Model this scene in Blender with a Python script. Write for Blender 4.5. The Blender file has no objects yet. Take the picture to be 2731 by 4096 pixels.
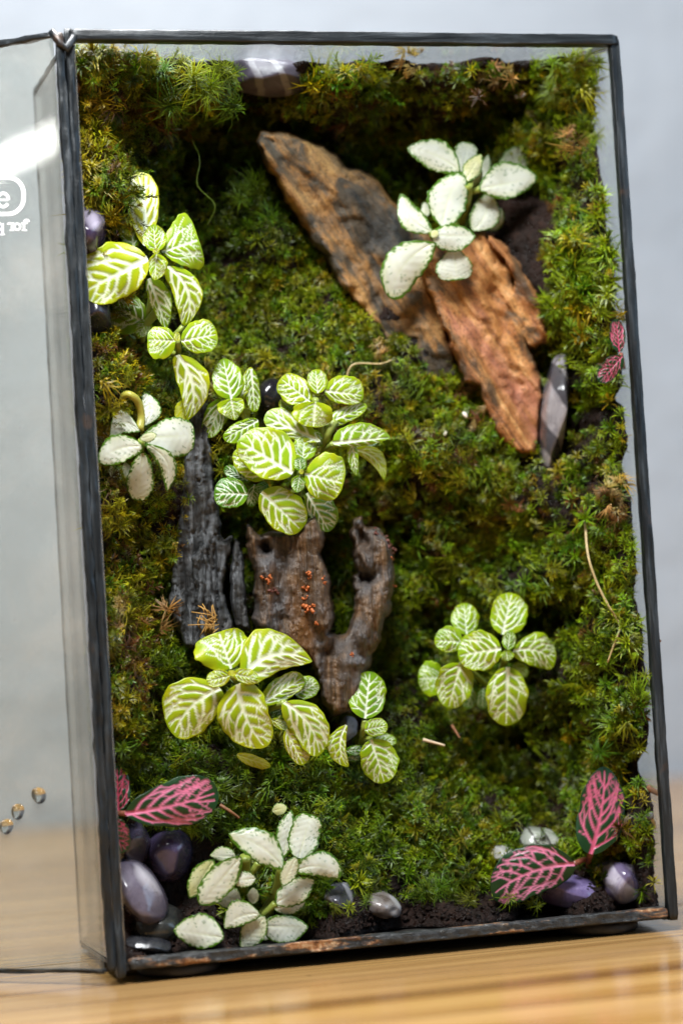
import bpy, bmesh, math, random
import numpy as np
from mathutils import Vector, Matrix
from mathutils.geometry import delaunay_2d_cdt

random.seed(7)
rng = np.random.default_rng(7)
scene = bpy.context.scene
C = scene.collection

# ------------------------------------------------------------------ frame of reference
# "box" coordinates: x right along the open front, y into the terrarium, z up its side (metres).
# The terrarium leans back by TILT on the table, so box -> world is one rotation.
W, H, DEP = 0.1894, 0.300, 0.0775
TILT = math.radians(2.0)
Z0 = -0.0028
UP = np.array([0, -math.sin(TILT), math.cos(TILT)])
FW = np.array([0, math.cos(TILT), math.sin(TILT)])
ORG = np.array([0, 0, Z0])
BW = np.array([[1, 0, 0], FW, UP])                     # box -> world
def world(p):
    return (np.asarray(p, float) - ORG) @ BW.T
CAM = np.array([-0.13054, -0.75409, 0.10122])
RB = np.array([[0.96170, -0.26733, -0.06053], [-0.04432, 0.06627, -0.99682], [0.27049, 0.96132, 0.05189]])  # right, down, forward
FPX = 4096 * 85 / 36
def rays(px, py):
    px = np.asarray(px, float); py = np.asarray(py, float)
    c = np.stack([(px - 1365.5) / FPX, (py - 2048) / FPX, np.ones_like(px)], -1)
    return c @ RB
def P(px, py, d):                                       # photo pixel + depth behind the front plane -> box point
    r = rays(px, py); s = (np.asarray(d, float) - CAM[1]) / r[..., 1]
    return CAM + s[..., None] * r
def PW(px, py, d):
    return world(P(px, py, d))
def proj(b):                                            # box point -> photo pixel
    c = (np.asarray(b) - CAM) @ RB.T
    return FPX * c[..., 0] / c[..., 2] + 1365.5, FPX * c[..., 1] / c[..., 2] + 2048

# ------------------------------------------------------------------ camera
cam_d = bpy.data.cameras.new('camera'); cam = bpy.data.objects.new('camera', cam_d); C.objects.link(cam)
axes = RB @ BW.T
m = Matrix.Identity(4)
for i in range(3):
    m[i][0] = axes[0][i]; m[i][1] = -axes[1][i]; m[i][2] = -axes[2][i]; m[i][3] = world(CAM)[i]
cam.matrix_world = m
cam_d.sensor_fit = 'VERTICAL'; cam_d.sensor_height = 36; cam_d.sensor_width = 24; cam_d.lens = 85
cam_d.clip_start = 0.02; cam_d.clip_end = 50
cam_d.dof.use_dof = True
cam_d.dof.focus_distance = float(((P(1150, 2150, 0.013) - CAM) @ RB[2]))
cam_d.dof.aperture_fstop = 5.0
cam_d.dof.aperture_blades = 0
scene.camera = cam

# ------------------------------------------------------------------ world, lamps, exposure
wd = bpy.data.worlds.new('World'); scene.world = wd; wd.use_nodes = True
wd.node_tree.nodes['Background'].inputs[0].default_value = (0.80, 0.88, 1.0, 1)
wd.node_tree.nodes['Background'].inputs[1].default_value = 0.07
scene.view_settings.view_transform = 'Standard'; scene.view_settings.look = 'None'
scene.view_settings.gamma = 1; scene.view_settings.exposure = 0.0
scene.view_settings.use_curve_mapping = False
scene.cycles.max_bounces = 10; scene.cycles.transparent_max_bounces = 16
scene.cycles.caustics_reflective = False; scene.cycles.caustics_refractive = False
scene.cycles.sample_clamp_indirect = 4.0

def area(name, loc, target, sx, sy, power, color):
    l = bpy.data.lights.new(name, 'AREA'); l.shape = 'RECTANGLE'; l.size = sx; l.size_y = sy
    l.energy = power; l.color = color
    o = bpy.data.objects.new(name, l); C.objects.link(o); o.location = loc
    o.rotation_euler = (Vector(target) - Vector(loc)).to_track_quat('-Z', 'Y').to_euler()
    return o
area('ceiling_lamp', (-0.08, -0.36, 0.74), (0.09, 0.02, 0.15), 0.25, 0.21, 13.2, (0.97, 0.99, 1.0))  # added key light, close above the front, to brighten leaves and moss
area('overhead_lamp', (0.07, 0.13, 0.80), (0.10, -0.02, 0.10), 0.26, 0.12, 9.0, (0.98, 0.99, 1.0))
area('window_light', (1.05, -0.45, 0.50), (0.10, 0.25, 0.15), 0.7, 0.7, 4.6, (0.52, 0.75, 1.0))
lamp = area('tube_lamp', (-0.94, -0.292, 0.482), (-0.0134, 0.018, 0.268), 0.50, 0.012, 0.7, (1.0, 0.98, 0.95))
lamp.rotation_euler.rotate_axis('Z', math.radians(24))

# ------------------------------------------------------------------ node helpers
def mat(name):
    mt = bpy.data.materials.new(name); mt.use_nodes = True
    nt = mt.node_tree
    for n in list(nt.nodes): nt.nodes.remove(n)
    out = nt.nodes.new('ShaderNodeOutputMaterial')
    return mt, nt, out
def nd(nt, typ, ins=None, **kw):
    n = nt.nodes.new(typ)
    for k, v in kw.items(): setattr(n, k, v)
    for k, v in (ins or {}).items():
        s = n.inputs[k]
        if hasattr(v, 'is_output') or isinstance(v, bpy.types.NodeSocket): nt.links.new(v, s)
        else: s.default_value = v
    return n
def c4(c): return (c[0], c[1], c[2], 1)
def ramp(nt, fac, stops, interp='LINEAR'):
    r = nt.nodes.new('ShaderNodeValToRGB'); r.color_ramp.interpolation = interp
    e = r.color_ramp.elements
    while len(e) < len(stops): e.new(0.5)
    for i, (p, c) in enumerate(stops):
        e[i].position = p; e[i].color = c4(c) if len(c) == 3 else c
    nt.links.new(fac, r.inputs[0])
    return r.outputs[0]
def mixc(nt, fac, a, b, mode='MIX'):
    n = nt.nodes.new('ShaderNodeMix'); n.data_type = 'RGBA'; n.blend_type = mode
    for s, v in ((n.inputs[0], fac), (n.inputs[6], a), (n.inputs[7], b)):
        if isinstance(v, bpy.types.NodeSocket): nt.links.new(v, s)
        else: s.default_value = v if not isinstance(v, tuple) else c4(v)
    return n.outputs[2]
def mth(nt, op, a, b=None, clamp=False):
    n = nt.nodes.new('ShaderNodeMath'); n.operation = op; n.use_clamp = clamp
    for i, v in enumerate((a, b)):
        if v is None: continue
        if isinstance(v, bpy.types.NodeSocket): nt.links.new(v, n.inputs[i])
        else: n.inputs[i].default_value = v
    return n.outputs[0]
def noise(nt, scale, detail=4, rough=0.55, vec=None, dist=0):
    n = nd(nt, 'ShaderNodeTexNoise', {'Scale': scale, 'Detail': detail, 'Roughness': rough, 'Distortion': dist})
    if vec is None:
        vec = nd(nt, 'ShaderNodeTexCoord').outputs['Object']
    nt.links.new(vec, n.inputs['Vector'])
    return n.outputs['Fac']
def mapped(nt, scale=(1, 1, 1), rot=(0, 0, 0), coord='Object'):
    tc = nd(nt, 'ShaderNodeTexCoord')
    mp = nd(nt, 'ShaderNodeMapping', {'Scale': scale, 'Rotation': rot})
    nt.links.new(tc.outputs[coord], mp.inputs['Vector'])
    return mp.outputs['Vector']
def along(nt, a, b, fa, fb, fy):
    """object coordinates stretched along direction a (x, z) and squeezed across it"""
    tc = nd(nt, 'ShaderNodeTexCoord').outputs['Object']
    def dot(v):
        n = nd(nt, 'ShaderNodeVectorMath', operation='DOT_PRODUCT'); nt.links.new(tc, n.inputs[0]); n.inputs[1].default_value = v; return n.outputs['Value']
    c = nd(nt, 'ShaderNodeCombineXYZ', {'X': mth(nt, 'MULTIPLY', dot(a), fa), 'Y': mth(nt, 'MULTIPLY', dot((0, 1, 0)), fy), 'Z': mth(nt, 'MULTIPLY', dot(b), fb)})
    return c.outputs[0]
def principled(nt, out, ins, bump=None, bump_strength=0.3, bump_dist=0.001):
    b = nd(nt, 'ShaderNodeBsdfPrincipled', ins)
    if bump is not None:
        bn = nd(nt, 'ShaderNodeBump', {'Height': bump, 'Strength': bump_strength, 'Distance': bump_dist})
        nt.links.new(bn.outputs[0], b.inputs['Normal'])
    nt.links.new(b.outputs[0], out.inputs[0])
    return b

# ------------------------------------------------------------------ mesh helpers
def link(name, me, material=None, parent=None, loc=(0, 0, 0)):
    o = bpy.data.objects.new(name, me); C.objects.link(o)
    if material: me.materials.append(material)
    if parent is not None: o.parent = parent
    else: o.location = loc
    return o
def mesh(name, verts, faces, smooth=True):
    me = bpy.data.meshes.new(name)
    me.from_pydata([tuple(v) for v in verts], [], [tuple(int(i) for i in f) for f in faces])
    if smooth: me.polygons.foreach_set('use_smooth', [True] * len(me.polygons))
    me.update()
    return me
def fix_normals(me):
    bm = bmesh.new(); bm.from_mesh(me)
    bmesh.ops.recalc_face_normals(bm, faces=bm.faces)
    bm.to_mesh(me); bm.free()
def tag(o, label, cat, group=None, kind=None):
    o['label'] = label
    if cat: o['category'] = cat
    if group: o['group'] = group
    if kind: o['kind'] = kind
    return o
def thing(name, loc, label, cat, group=None):
    o = bpy.data.objects.new(name, None); C.objects.link(o); o.location = tuple(loc)
    o.empty_display_size = 0.01
    return tag(o, label, cat, group)
def obj_at(name, wverts, faces, material, parent=None, origin=None, smooth=True, fixn=False):
    """mesh from world vertices; under a parent Empty its origin is the parent's."""
    wverts = np.asarray(wverts, float)
    if parent is not None:
        org = np.array(WORLD_LOC[parent.name])
    else:
        org = np.array(origin) if origin is not None else wverts.mean(0)
    me = mesh(name, wverts - org, faces, smooth)
    if fixn: fix_normals(me)
    o = link(name, me, material, parent, tuple(org))
    WORLD_LOC[o.name] = tuple(org)
    return o
WORLD_LOC = {}
def root(name, loc, label, cat, group=None):
    o = thing(name, loc, label, cat, group); WORLD_LOC[o.name] = tuple(loc); return o

def vnoise(p, seed=0):
    """cheap smooth value noise for numpy points (n,3)"""
    p = np.asarray(p, float)
    i = np.floor(p).astype(np.int64); f = p - i; f = f * f * (3 - 2 * f)
    def h(a, b, c):
        n = (a * 374761393 + b * 668265263 + c * 2147483647 + seed * 974711) & 0xffffffff
        n = ((n ^ (n >> 13)) * 1274126177) & 0xffffffff
        return ((n ^ (n >> 16)) & 0xffff) / 65535.0
    r = 0
    for dx in (0, 1):
        for dy in (0, 1):
            for dz in (0, 1):
                w = (f[:, 0] if dx else 1 - f[:, 0]) * (f[:, 1] if dy else 1 - f[:, 1]) * (f[:, 2] if dz else 1 - f[:, 2])
                r = r + w * h(i[:, 0] + dx, i[:, 1] + dy, i[:, 2] + dz)
    return r * 2 - 1
def fbm(p, seed=0, oct=4):
    a, r, s = 1.0, 0, 1.0
    for k in range(oct):
        r = r + a * vnoise(np.asarray(p) * s + 17.3 * k, seed + k); a *= .5; s *= 2.03
    return r

def tube(pts, radii, n=8):
    """tube through world points with radii; returns verts, faces"""
    pts = np.asarray(pts, float); k = len(pts)
    radii = np.broadcast_to(np.asarray(radii, float), (k,))
    tan = np.gradient(pts, axis=0); tan /= np.linalg.norm(tan, axis=1)[:, None] + 1e-12
    ref = np.array([0.13, 0.97, 0.2]); V = []; F = []
    for i in range(k):
        a = np.cross(tan[i], ref); a /= np.linalg.norm(a) + 1e-12; b = np.cross(tan[i], a)
        for j in range(n):
            t = 2 * math.pi * j / n
            V.append(pts[i] + radii[i] * (math.cos(t) * a + math.sin(t) * b))
    for i in range(k - 1):
        for j in range(n):
            F.append((i * n + j, i * n + (j + 1) % n, (i + 1) * n + (j + 1) % n, (i + 1) * n + j))
    F.append(tuple(range(n - 1, -1, -1))); F.append(tuple((k - 1) * n + j for j in range(n)))
    return np.array(V), F
def smooth_path(pts, k=16):
    pts = np.asarray(pts, float); n = len(pts)
    if n < 3:
        t = np.linspace(0, 1, k)[:, None]; return pts[0] * (1 - t) + pts[-1] * t
    ext = np.vstack([2 * pts[0] - pts[1], pts, 2 * pts[-1] - pts[-2]])
    out = []
    for s in np.linspace(0, n - 1 - 1e-6, k):
        i = int(s); u = s - i; p0, p1, p2, p3 = ext[i:i + 4]
        out.append(.5 * (2 * p1 + (p2 - p0) * u + (2 * p0 - 5 * p1 + 4 * p2 - p3) * u * u + (3 * p1 - p0 - 3 * p2 + p3) * u ** 3))
    return np.array(out)

# ------------------------------------------------------------------ materials
def m_wall():
    mt, nt, out = mat('plaster')
    v = mapped(nt, (1, 1, 1))
    n1 = noise(nt, 5, 5, .6, v); n2 = noise(nt, 38, 4, .55, v)
    col = mixc(nt, ramp(nt, n1, [(.3, (0, 0, 0)), (.7, (1, 1, 1))]), (.255, .280, .312), (.330, .356, .390))
    v2 = mapped(nt, (9, 9, 30), (0, .5, 0))
    st = ramp(nt, noise(nt, 1.0, 6, .7, v2, 1.2), [(.24, (1, 1, 1)), (.36, (0, 0, 0))])
    col = mixc(nt, mth(nt, 'MULTIPLY', st, .5), col, (.25, .235, .215))
    h = mth(nt, 'ADD', n1, mth(nt, 'MULTIPLY', n2, .5))
    principled(nt, out, {'Base Color': col, 'Roughness': .85}, h, .5, .01)
    return mt
def m_wood():
    mt, nt, out = mat('varnished_pine')
    oi = nd(nt, 'ShaderNodeObjectInfo')
    off = nd(nt, 'ShaderNodeCombineXYZ', {'X': mth(nt, 'MULTIPLY', oi.outputs['Random'], 7.0), 'Y': mth(nt, 'MULTIPLY', oi.outputs['Random'], 3.0), 'Z': 0.0})
    tc = nd(nt, 'ShaderNodeTexCoord')
    va = nd(nt, 'ShaderNodeVectorMath', operation='ADD'); nt.links.new(tc.outputs['Object'], va.inputs[0]); nt.links.new(off.outputs[0], va.inputs[1])
    mp = nd(nt, 'ShaderNodeMapping', {'Scale': (2.2, 62.0, 62.0)}); nt.links.new(va.outputs[0], mp.inputs[0])
    g = noise(nt, 1.0, 3, .5, mp.outputs[0], .8)
    mp2 = nd(nt, 'ShaderNodeMapping', {'Scale': (9.0, 420.0, 420.0)}); nt.links.new(va.outputs[0], mp2.inputs[0])
    g2 = noise(nt, 1.0, 5, .6, mp2.outputs[0])
    mp3 = nd(nt, 'ShaderNodeMapping', {'Scale': (1.0, 6.0, 6.0)}); nt.links.new(va.outputs[0], mp3.inputs[0])
    g3 = noise(nt, 4.0, 2, .5, mp3.outputs[0])
    col = ramp(nt, g, [(.30, (.15, .066, .018)), (.44, (.33, .175, .052)), (.56, (.47, .285, .105)), (.70, (.30, .155, .048))])
    col = mixc(nt, mth(nt, 'MULTIPLY', ramp(nt, g2, [(.35, (1, 1, 1)), (.6, (0, 0, 0))]), .35), col, (.26, .12, .035))
    col = mixc(nt, ramp(nt, g3, [(.4, (0, 0, 0)), (.7, (.5, .5, .5))]), col, (.42, .255, .12))
    # scratches and flecks
    mp4 = nd(nt, 'ShaderNodeMapping', {'Scale': (260.0, 30.0, 30.0), 'Rotation': (0, 0, .35)}); nt.links.new(va.outputs[0], mp4.inputs[0])
    sc = ramp(nt, noise(nt, 1.0, 2, .5, mp4.outputs[0]), [(.74, (0, 0, 0)), (.78, (1, 1, 1))])
    col = mixc(nt, mth(nt, 'MULTIPLY', sc, .35), col, (.60, .50, .38))
    mp5 = nd(nt, 'ShaderNodeMapping', {'Scale': (130.0, 190.0, 190.0)}); nt.links.new(va.outputs[0], mp5.inputs[0])
    fl = ramp(nt, noise(nt, 1.0, 1, .4, mp5.outputs[0]), [(.795, (0, 0, 0)), (.82, (1, 1, 1))])
    col = mixc(nt, mth(nt, 'MULTIPLY', fl, .8), col, (.07, .03, .012))
    ro = mth(nt, 'ADD', mth(nt, 'MULTIPLY', g3, .12), mth(nt, 'ADD', mth(nt, 'MULTIPLY', sc, .10), .10))
    principled(nt, out, {'Base Color': col, 'Roughness': ro, 'Specular IOR Level': .5, 'Coat Weight': .0, 'Coat Roughness': .22}, g2, .12, .0004)
    return mt
def m_solder(ax):
    mt, nt, out = mat('blackened_solder')
    v = mapped(nt, (.07, 1, 1) if ax == 'x' else (1, 1, .07))
    n = noise(nt, 520, 5, .6, v); n2 = noise(nt, 900, 3, .6, mapped(nt)); n3 = noise(nt, 110, 3, .5, mapped(nt))
    col = ramp(nt, n, [(.30, (.004, .005, .006)), (.55, (.014, .018, .021)), (.78, (.060, .072, .084))])
    spec = ramp(nt, n2, [(.72, (0, 0, 0)), (.79, (1, 1, 1))])
    col = mixc(nt, mth(nt, 'MULTIPLY', spec, .55), col, (.30, .29, .27))
    ru = ramp(nt, n3, [(.66, (0, 0, 0)), (.76, (1, 1, 1))])
    col = mixc(nt, mth(nt, 'MULTIPLY', ru, .30), col, (.16, .075, .03))
    principled(nt, out, {'Base Color': col, 'Metallic': .25, 'Roughness': ramp(nt, n, [(.3, (.30,) * 3), (.7, (.52,) * 3)]), 'Specular IOR Level': .6}, mth(nt, 'ADD', n, mth(nt, 'MULTIPLY', n2, .3)), .5, .0008)
    return mt
def m_rust():
    mt, nt, out = mat('corroded_solder')
    v = mapped(nt, (1, 1, 1)); v2 = mapped(nt, (.35, 1.4, 1.4))
    n = noise(nt, 150, 6, .65, v2); n2 = noise(nt, 420, 4, .6, v); n3 = noise(nt, 95, 4, .6, v2)
    col = ramp(nt, n2, [(.3, (.008, .009, .010)), (.6, (.035, .036, .036)), (.8, (.10, .10, .10))])
    r = ramp(nt, n, [(.545, (0, 0, 0)), (.63, (1, 1, 1))])
    rc = ramp(nt, n2, [(.3, (.10, .035, .012)), (.5, (.34, .15, .055)), (.66, (.55, .36, .20)), (.8, (.62, .52, .40))])
    col = mixc(nt, mth(nt, 'MULTIPLY', r, .9), col, rc)
    principled(nt, out, {'Base Color': col, 'Metallic': .1, 'Roughness': .45}, mth(nt, 'ADD', n, n2), .7, .001)
    return mt
def glass_mat(name, tint, dirt=False, haze=0.02):
    mt, nt, out = mat(name)
    lw = nd(nt, 'ShaderNodeLayerWeight', {'Blend': .5})
    f5 = mth(nt, 'POWER', lw.outputs['Facing'], 5.0)
    fac = mth(nt, 'ADD', mth(nt, 'MULTIPLY', f5, .93), .045, True)
    tr = nd(nt, 'ShaderNodeBsdfTransparent', {'Color': c4(tint)})
    gl = nd(nt, 'ShaderNodeBsdfAnisotropic' if False else 'ShaderNodeBsdfGlossy', {'Roughness': .03, 'Color': (1, 1, 1, 1)})
    mx = nd(nt, 'ShaderNodeMixShader', {0: fac}); nt.links.new(tr.outputs[0], mx.inputs[1]); nt.links.new(gl.outputs[0], mx.inputs[2])
    df = nd(nt, 'ShaderNodeBsdfDiffuse', {'Color': (.62, .60, .56, 1)})
    v = mapped(nt)
    sm = ramp(nt, noise(nt, 22, 5, .65, v, .6), [(.45, (0, 0, 0)), (.75, (1, 1, 1))])
    dk = ramp(nt, noise(nt, 420, 3, .5, v), [(.70, (0, 0, 0)), (.78, (1, 1, 1))])
    hz = mth(nt, 'ADD', mth(nt, 'MULTIPLY', sm, haze * 3.0), mth(nt, 'ADD', haze, mth(nt, 'MULTIPLY', dk, haze * 3)))
    mx2 = nd(nt, 'ShaderNodeMixShader', {0: hz}); nt.links.new(mx.outputs[0], mx2.inputs[1]); nt.links.new(df.outputs[0], mx2.inputs[2])
    last = mx2
    if dirt:                                            # splashes of soil dried on the inside of the pane
        sx = nd(nt, 'ShaderNodeSeparateXYZ'); nt.links.new(v, sx.inputs[0])
        mpv = mapped(nt, (1.0, .55, 1.0))
        n = noise(nt, 130, 6, .7, mpv, .4)
        y = mth(nt, 'MULTIPLY', sx.outputs['Y'], 11.0)
        msk = ramp(nt, mth(nt, 'ADD', n, y), [(.80, (0, 0, 0)), (.90, (1, 1, 1))])
        br = nd(nt, 'ShaderNodeBsdfDiffuse', {'Color': (.075, .030, .014, 1)})
        mx3 = nd(nt, 'ShaderNodeMixShader', {0: mth(nt, 'MULTIPLY', msk, .95)}); nt.links.new(mx2.outputs[0], mx3.inputs[1]); nt.links.new(br.outputs[0], mx3.inputs[2])
        last = mx3
    nt.links.new(last.outputs[0], out.inputs[0])
    return mt
def m_soil():
    mt, nt, out = mat('wet_soil')
    v = mapped(nt)
    n = noise(nt, 330, 6, .65, v); n2 = noise(nt, 70, 3, .5, v)
    col = ramp(nt, n, [(.3, (.002, .0014, .001)), (.55, (.010, .0045, .0024)), (.78, (.050, .018, .007))])
    col = mixc(nt, ramp(nt, n2, [(.4, (0, 0, 0)), (.7, (.6, .6, .6))]), col, (.026, .009, .005))
    principled(nt, out, {'Base Color': col, 'Roughness': ramp(nt, n, [(.38, (.14,) * 3), (.55, (.7,) * 3)]), 'Specular IOR Level': .28}, n, 1.0, .003)
    return mt
def m_moss():
    mt, nt, out = mat('moss_leaflets')
    a = nd(nt, 'ShaderNodeVertexColor', layer_name='Col')
    b = nd(nt, 'ShaderNodeBsdfPrincipled', {'Base Color': a.outputs[0], 'Roughness': .42, 'Specular IOR Level': .45})
    t = nd(nt, 'ShaderNodeBsdfTranslucent'); nt.links.new(mixc(nt, 1.0, a.outputs[0], (1.15, 1.1, .6), 'MULTIPLY'), t.inputs[0])
    mx = nd(nt, 'ShaderNodeMixShader', {0: .34}); nt.links.new(b.outputs[0], mx.inputs[1]); nt.links.new(t.outputs[0], mx.inputs[2])
    nt.links.new(mx.outputs[0], out.inputs[0])
    return mt
def m_leaf(kind):
    mt, nt, out = mat(kind + '_leaf')
    mask = nd(nt, 'ShaderNodeAttribute', attribute_name='mask').outputs['Fac']
    tint = nd(nt, 'ShaderNodeAttribute', attribute_name='tint').outputs['Fac']
    v = mapped(nt)
    n = noise(nt, 300, 4, .6, v); nf = noise(nt, 1400, 2, .5, v)
    if kind == 'lime':
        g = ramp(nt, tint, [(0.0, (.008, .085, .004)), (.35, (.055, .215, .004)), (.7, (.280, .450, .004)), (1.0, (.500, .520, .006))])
        g = mixc(nt, mth(nt, 'MULTIPLY', n, .35), g, mixc(nt, .5, g, (.34, .40, .02)))
        vein = mixc(nt, ramp(nt, tint, [(0, (.0,) * 3), (1, (.4,) * 3)]), (.82, .90, .76), (.90, .93, .70))
        col = mixc(nt, mask, g, vein)
    elif kind == 'white':
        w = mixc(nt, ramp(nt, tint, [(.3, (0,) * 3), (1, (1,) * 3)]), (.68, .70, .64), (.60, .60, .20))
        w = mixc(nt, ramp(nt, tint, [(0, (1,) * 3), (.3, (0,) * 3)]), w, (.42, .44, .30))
        edg = nd(nt, 'ShaderNodeAttribute', attribute_name='rim').outputs['Fac']
        w = mixc(nt, mth(nt, 'MULTIPLY', edg, .42), w, (.56, .62, .24))
        w = mixc(nt, mth(nt, 'MULTIPLY', n, .15), w, (.60, .63, .50))
        col = mixc(nt, mask, w, mixc(nt, n, (.022, .105, .005), (.12, .24, .010)))
    else:
        g = mixc(nt, n, (.006, .030, .010), (.018, .066, .016))
        pk = mixc(nt, tint, (.58, .030, .100), (.82, .28, .45))
        col = mixc(nt, mask, g, pk)
    # specks of dirt
    sp = ramp(nt, noise(nt, 520, 2, .5, v), [(.785, (0, 0, 0)), (.81, (1, 1, 1))])
    col = mixc(nt, mth(nt, 'MULTIPLY', sp, .7 if kind != 'white' else .25), col, (.028, .018, .010))
    h = mth(nt, 'ADD', mth(nt, 'MULTIPLY', n, .5), mth(nt, 'MULTIPLY', nf, .4))
    b = nd(nt, 'ShaderNodeBsdfPrincipled', {'Base Color': col, 'Roughness': .33, 'Specular IOR Level': .45})
    bn = nd(nt, 'ShaderNodeBump', {'Height': h, 'Strength': .28 if kind != 'white' else .10, 'Distance': .0006}); nt.links.new(bn.outputs[0], b.inputs['Normal'])
    t = nd(nt, 'ShaderNodeBsdfTranslucent'); nt.links.new(mixc(nt, 1.0, col, (1.1, 1.1, .75), 'MULTIPLY'), t.inputs[0])
    mx = nd(nt, 'ShaderNodeMixShader', {0: .30}); nt.links.new(b.outputs[0], mx.inputs[1]); nt.links.new(t.outputs[0], mx.inputs[2])
    nt.links.new(mx.outputs[0], out.inputs[0])
    return mt
def m_simple(name, col, rough=.5, var=.3, scale=200, bump=.3, spec=.5, transl=0):
    mt, nt, out = mat(name)
    v = mapped(nt); n = noise(nt, scale, 4, .6, v)
    c = mixc(nt, n, tuple(x * (1 - var) for x in col), tuple(min(1, x * (1 + var)) for x in col))
    principled(nt, out, {'Base Color': c, 'Roughness': rough, 'Specular IOR Level': spec, 'Subsurface Weight': 0.0}, n, bump, .001)
    return mt
def m_pebble(name, dark, light, band=None, bdir=(1, .3, .2), bscale=60, fac=.5, rough=0.0):
    mt, nt, out = mat(name)
    v = mapped(nt); n = noise(nt, 90, 5, .6, v, .8); n2 = noise(nt, 600, 3, .6, v)
    col = ramp(nt, n, [(.32, dark), (.68, light)])
    if band:
        mp = mapped(nt, (1, 1, 1), bdir)
        w = nd(nt, 'ShaderNodeTexWave', {'Scale': bscale, 'Distortion': 2.2, 'Detail': 3.0, 'Detail Scale': 1.4}); nt.links.new(mp, w.inputs['Vector'])
        col = mixc(nt, ramp(nt, w.outputs['Fac'], [(1 - fac, (0,) * 3), (min(1, 1 - fac + .18), (1,) * 3)]), col, band)
    wet = ramp(nt, n2, [(.60, (0,) * 3), (.70, (1,) * 3)])
    col = mixc(nt, mth(nt, 'MULTIPLY', wet, .35), col, (.05, .04, .035))
    principled(nt, out, {'Base Color': col, 'Roughness': ramp(nt, n, [(.35, (.12 + rough,) * 3), (.7, (.34 + rough,) * 3)]), 'Specular IOR Level': .5, 'Coat Weight': .25 if rough == 0 else 0.0, 'Coat Roughness': .10}, mth(nt, 'ADD', n, mth(nt, 'MULTIPLY', n2, .15)), .18, .002)
    return mt
def m_rock(name, hue):
    mt, nt, out = mat(name)
    v = mapped(nt)
    A = (.55, 0, -.835); B = (.835, 0, .55)
    n = noise(nt, 1.0, 6, .62, along(nt, A, B, 34, 78, 60), .6)          # patches drawn out along the slab
    st = noise(nt, 1.0, 6, .66, along(nt, A, B, 26, 330, 200), .35)       # fibres
    fb = noise(nt, 1.0, 4, .6, along(nt, A, B, 160, 900, 600))
    nf = noise(nt, 1100, 4, .6, v)
    if hue == 'front':
        col = ramp(nt, st, [(.30, (.13, .045, .014)), (.44, (.31, .120, .034)), (.57, (.47, .220, .068)), (.72, (.56, .33, .14))])
        pk = ramp(nt, noise(nt, 1.0, 4, .55, along(nt, A, B, 22, 60, 40)), [(.52, (0,) * 3), (.64, (.7,) * 3)])
        col = mixc(nt, pk, col, (.40, .155, .105))
        ds = ramp(nt, n, [(.40, (1,) * 3), (.47, (0,) * 3)])
        col = mixc(nt, mth(nt, 'MULTIPLY', ds, .88), col, mixc(nt, st, (.020, .015, .010), (.10, .068, .038)))
    elif hue == 'back':
        col = ramp(nt, n, [(.36, (.022, .025, .025)), (.45, (.070, .055, .036)), (.51, (.27, .135, .042)), (.64, (.46, .265, .090))])
        col = mixc(nt, ramp(nt, st, [(.45, (0,) * 3), (.62, (.75,) * 3)]), col, mixc(nt, n, (.030, .032, .030), (.16, .105, .05)))
    else:
        col = ramp(nt, n, [(.35, (.010, .010, .010)), (.52, (.030, .023, .016)), (.66, (.10, .052, .022))])
    col = mixc(nt, mth(nt, 'MULTIPLY', ramp(nt, nf, [(.36, (1,) * 3), (.50, (0,) * 3)]), .5), col, (.035, .022, .012))
    h = mth(nt, 'ADD', mth(nt, 'MULTIPLY', st, 1.1), mth(nt, 'ADD', mth(nt, 'MULTIPLY', nf, .30), mth(nt, 'ADD', mth(nt, 'MULTIPLY', fb, .6), mth(nt, 'MULTIPLY', n, .6))))
    principled(nt, out, {'Base Color': col, 'Roughness': .60, 'Specular IOR Level': .4}, h, .9, .0014)
    return mt
def m_drift(name, kind):
    mt, nt, out = mat(name)
    vg = mapped(nt, (420, 200, 26), (0, -.06, 0)); v = mapped(nt)
    g = noise(nt, 1.0, 5, .65, vg, .5); n = noise(nt, 110, 5, .6, v, .4); n2 = noise(nt, 70, 4, .55, v)
    if kind == 'bark':
        col = ramp(nt, g, [(.32, (.005, .006, .006)), (.48, (.030, .032, .033)), (.62, (.095, .10, .105)), (.78, (.20, .21, .22))])
        col = mixc(nt, ramp(nt, n2, [(.5, (0,) * 3), (.72, (.5,) * 3)]), col, (.050, .032, .018))
    else:
        col = ramp(nt, g, [(.30, (.016, .010, .006)), (.48, (.085, .050, .026)), (.64, (.19, .115, .060)), (.80, (.42, .36, .31))])
        gr = ramp(nt, n2, [(.44, (0,) * 3), (.60, (.8,) * 3)])
        col = mixc(nt, gr, col, mixc(nt, g, (.014, .014, .015), (.17, .165, .165)))
        wh = ramp(nt, n, [(.60, (0,) * 3), (.70, (.75,) * 3)])
        col = mixc(nt, mth(nt, 'MULTIPLY', wh, ramp(nt, g, [(.42, (0,) * 3), (.6, (1,) * 3)])), col, (.52, .49, .48))
        br = ramp(nt, noise(nt, 85, 3, .5, mapped(nt, (1, 1, .45))), [(.58, (0,) * 3), (.70, (.7,) * 3)])
        col = mixc(nt, br, col, (.16, .070, .018))
    principled(nt, out, {'Base Color': col, 'Roughness': .5 if kind == 'bark' else .34, 'Specular IOR Level': .5}, mth(nt, 'ADD', mth(nt, 'MULTIPLY', noise(nt, 1.0, 4, .7, mapped(nt, (1500, 700, 60))), .5), mth(nt, 'ADD', g, mth(nt, 'MULTIPLY', n, .5))), 1.0, .0020)
    return mt

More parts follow.
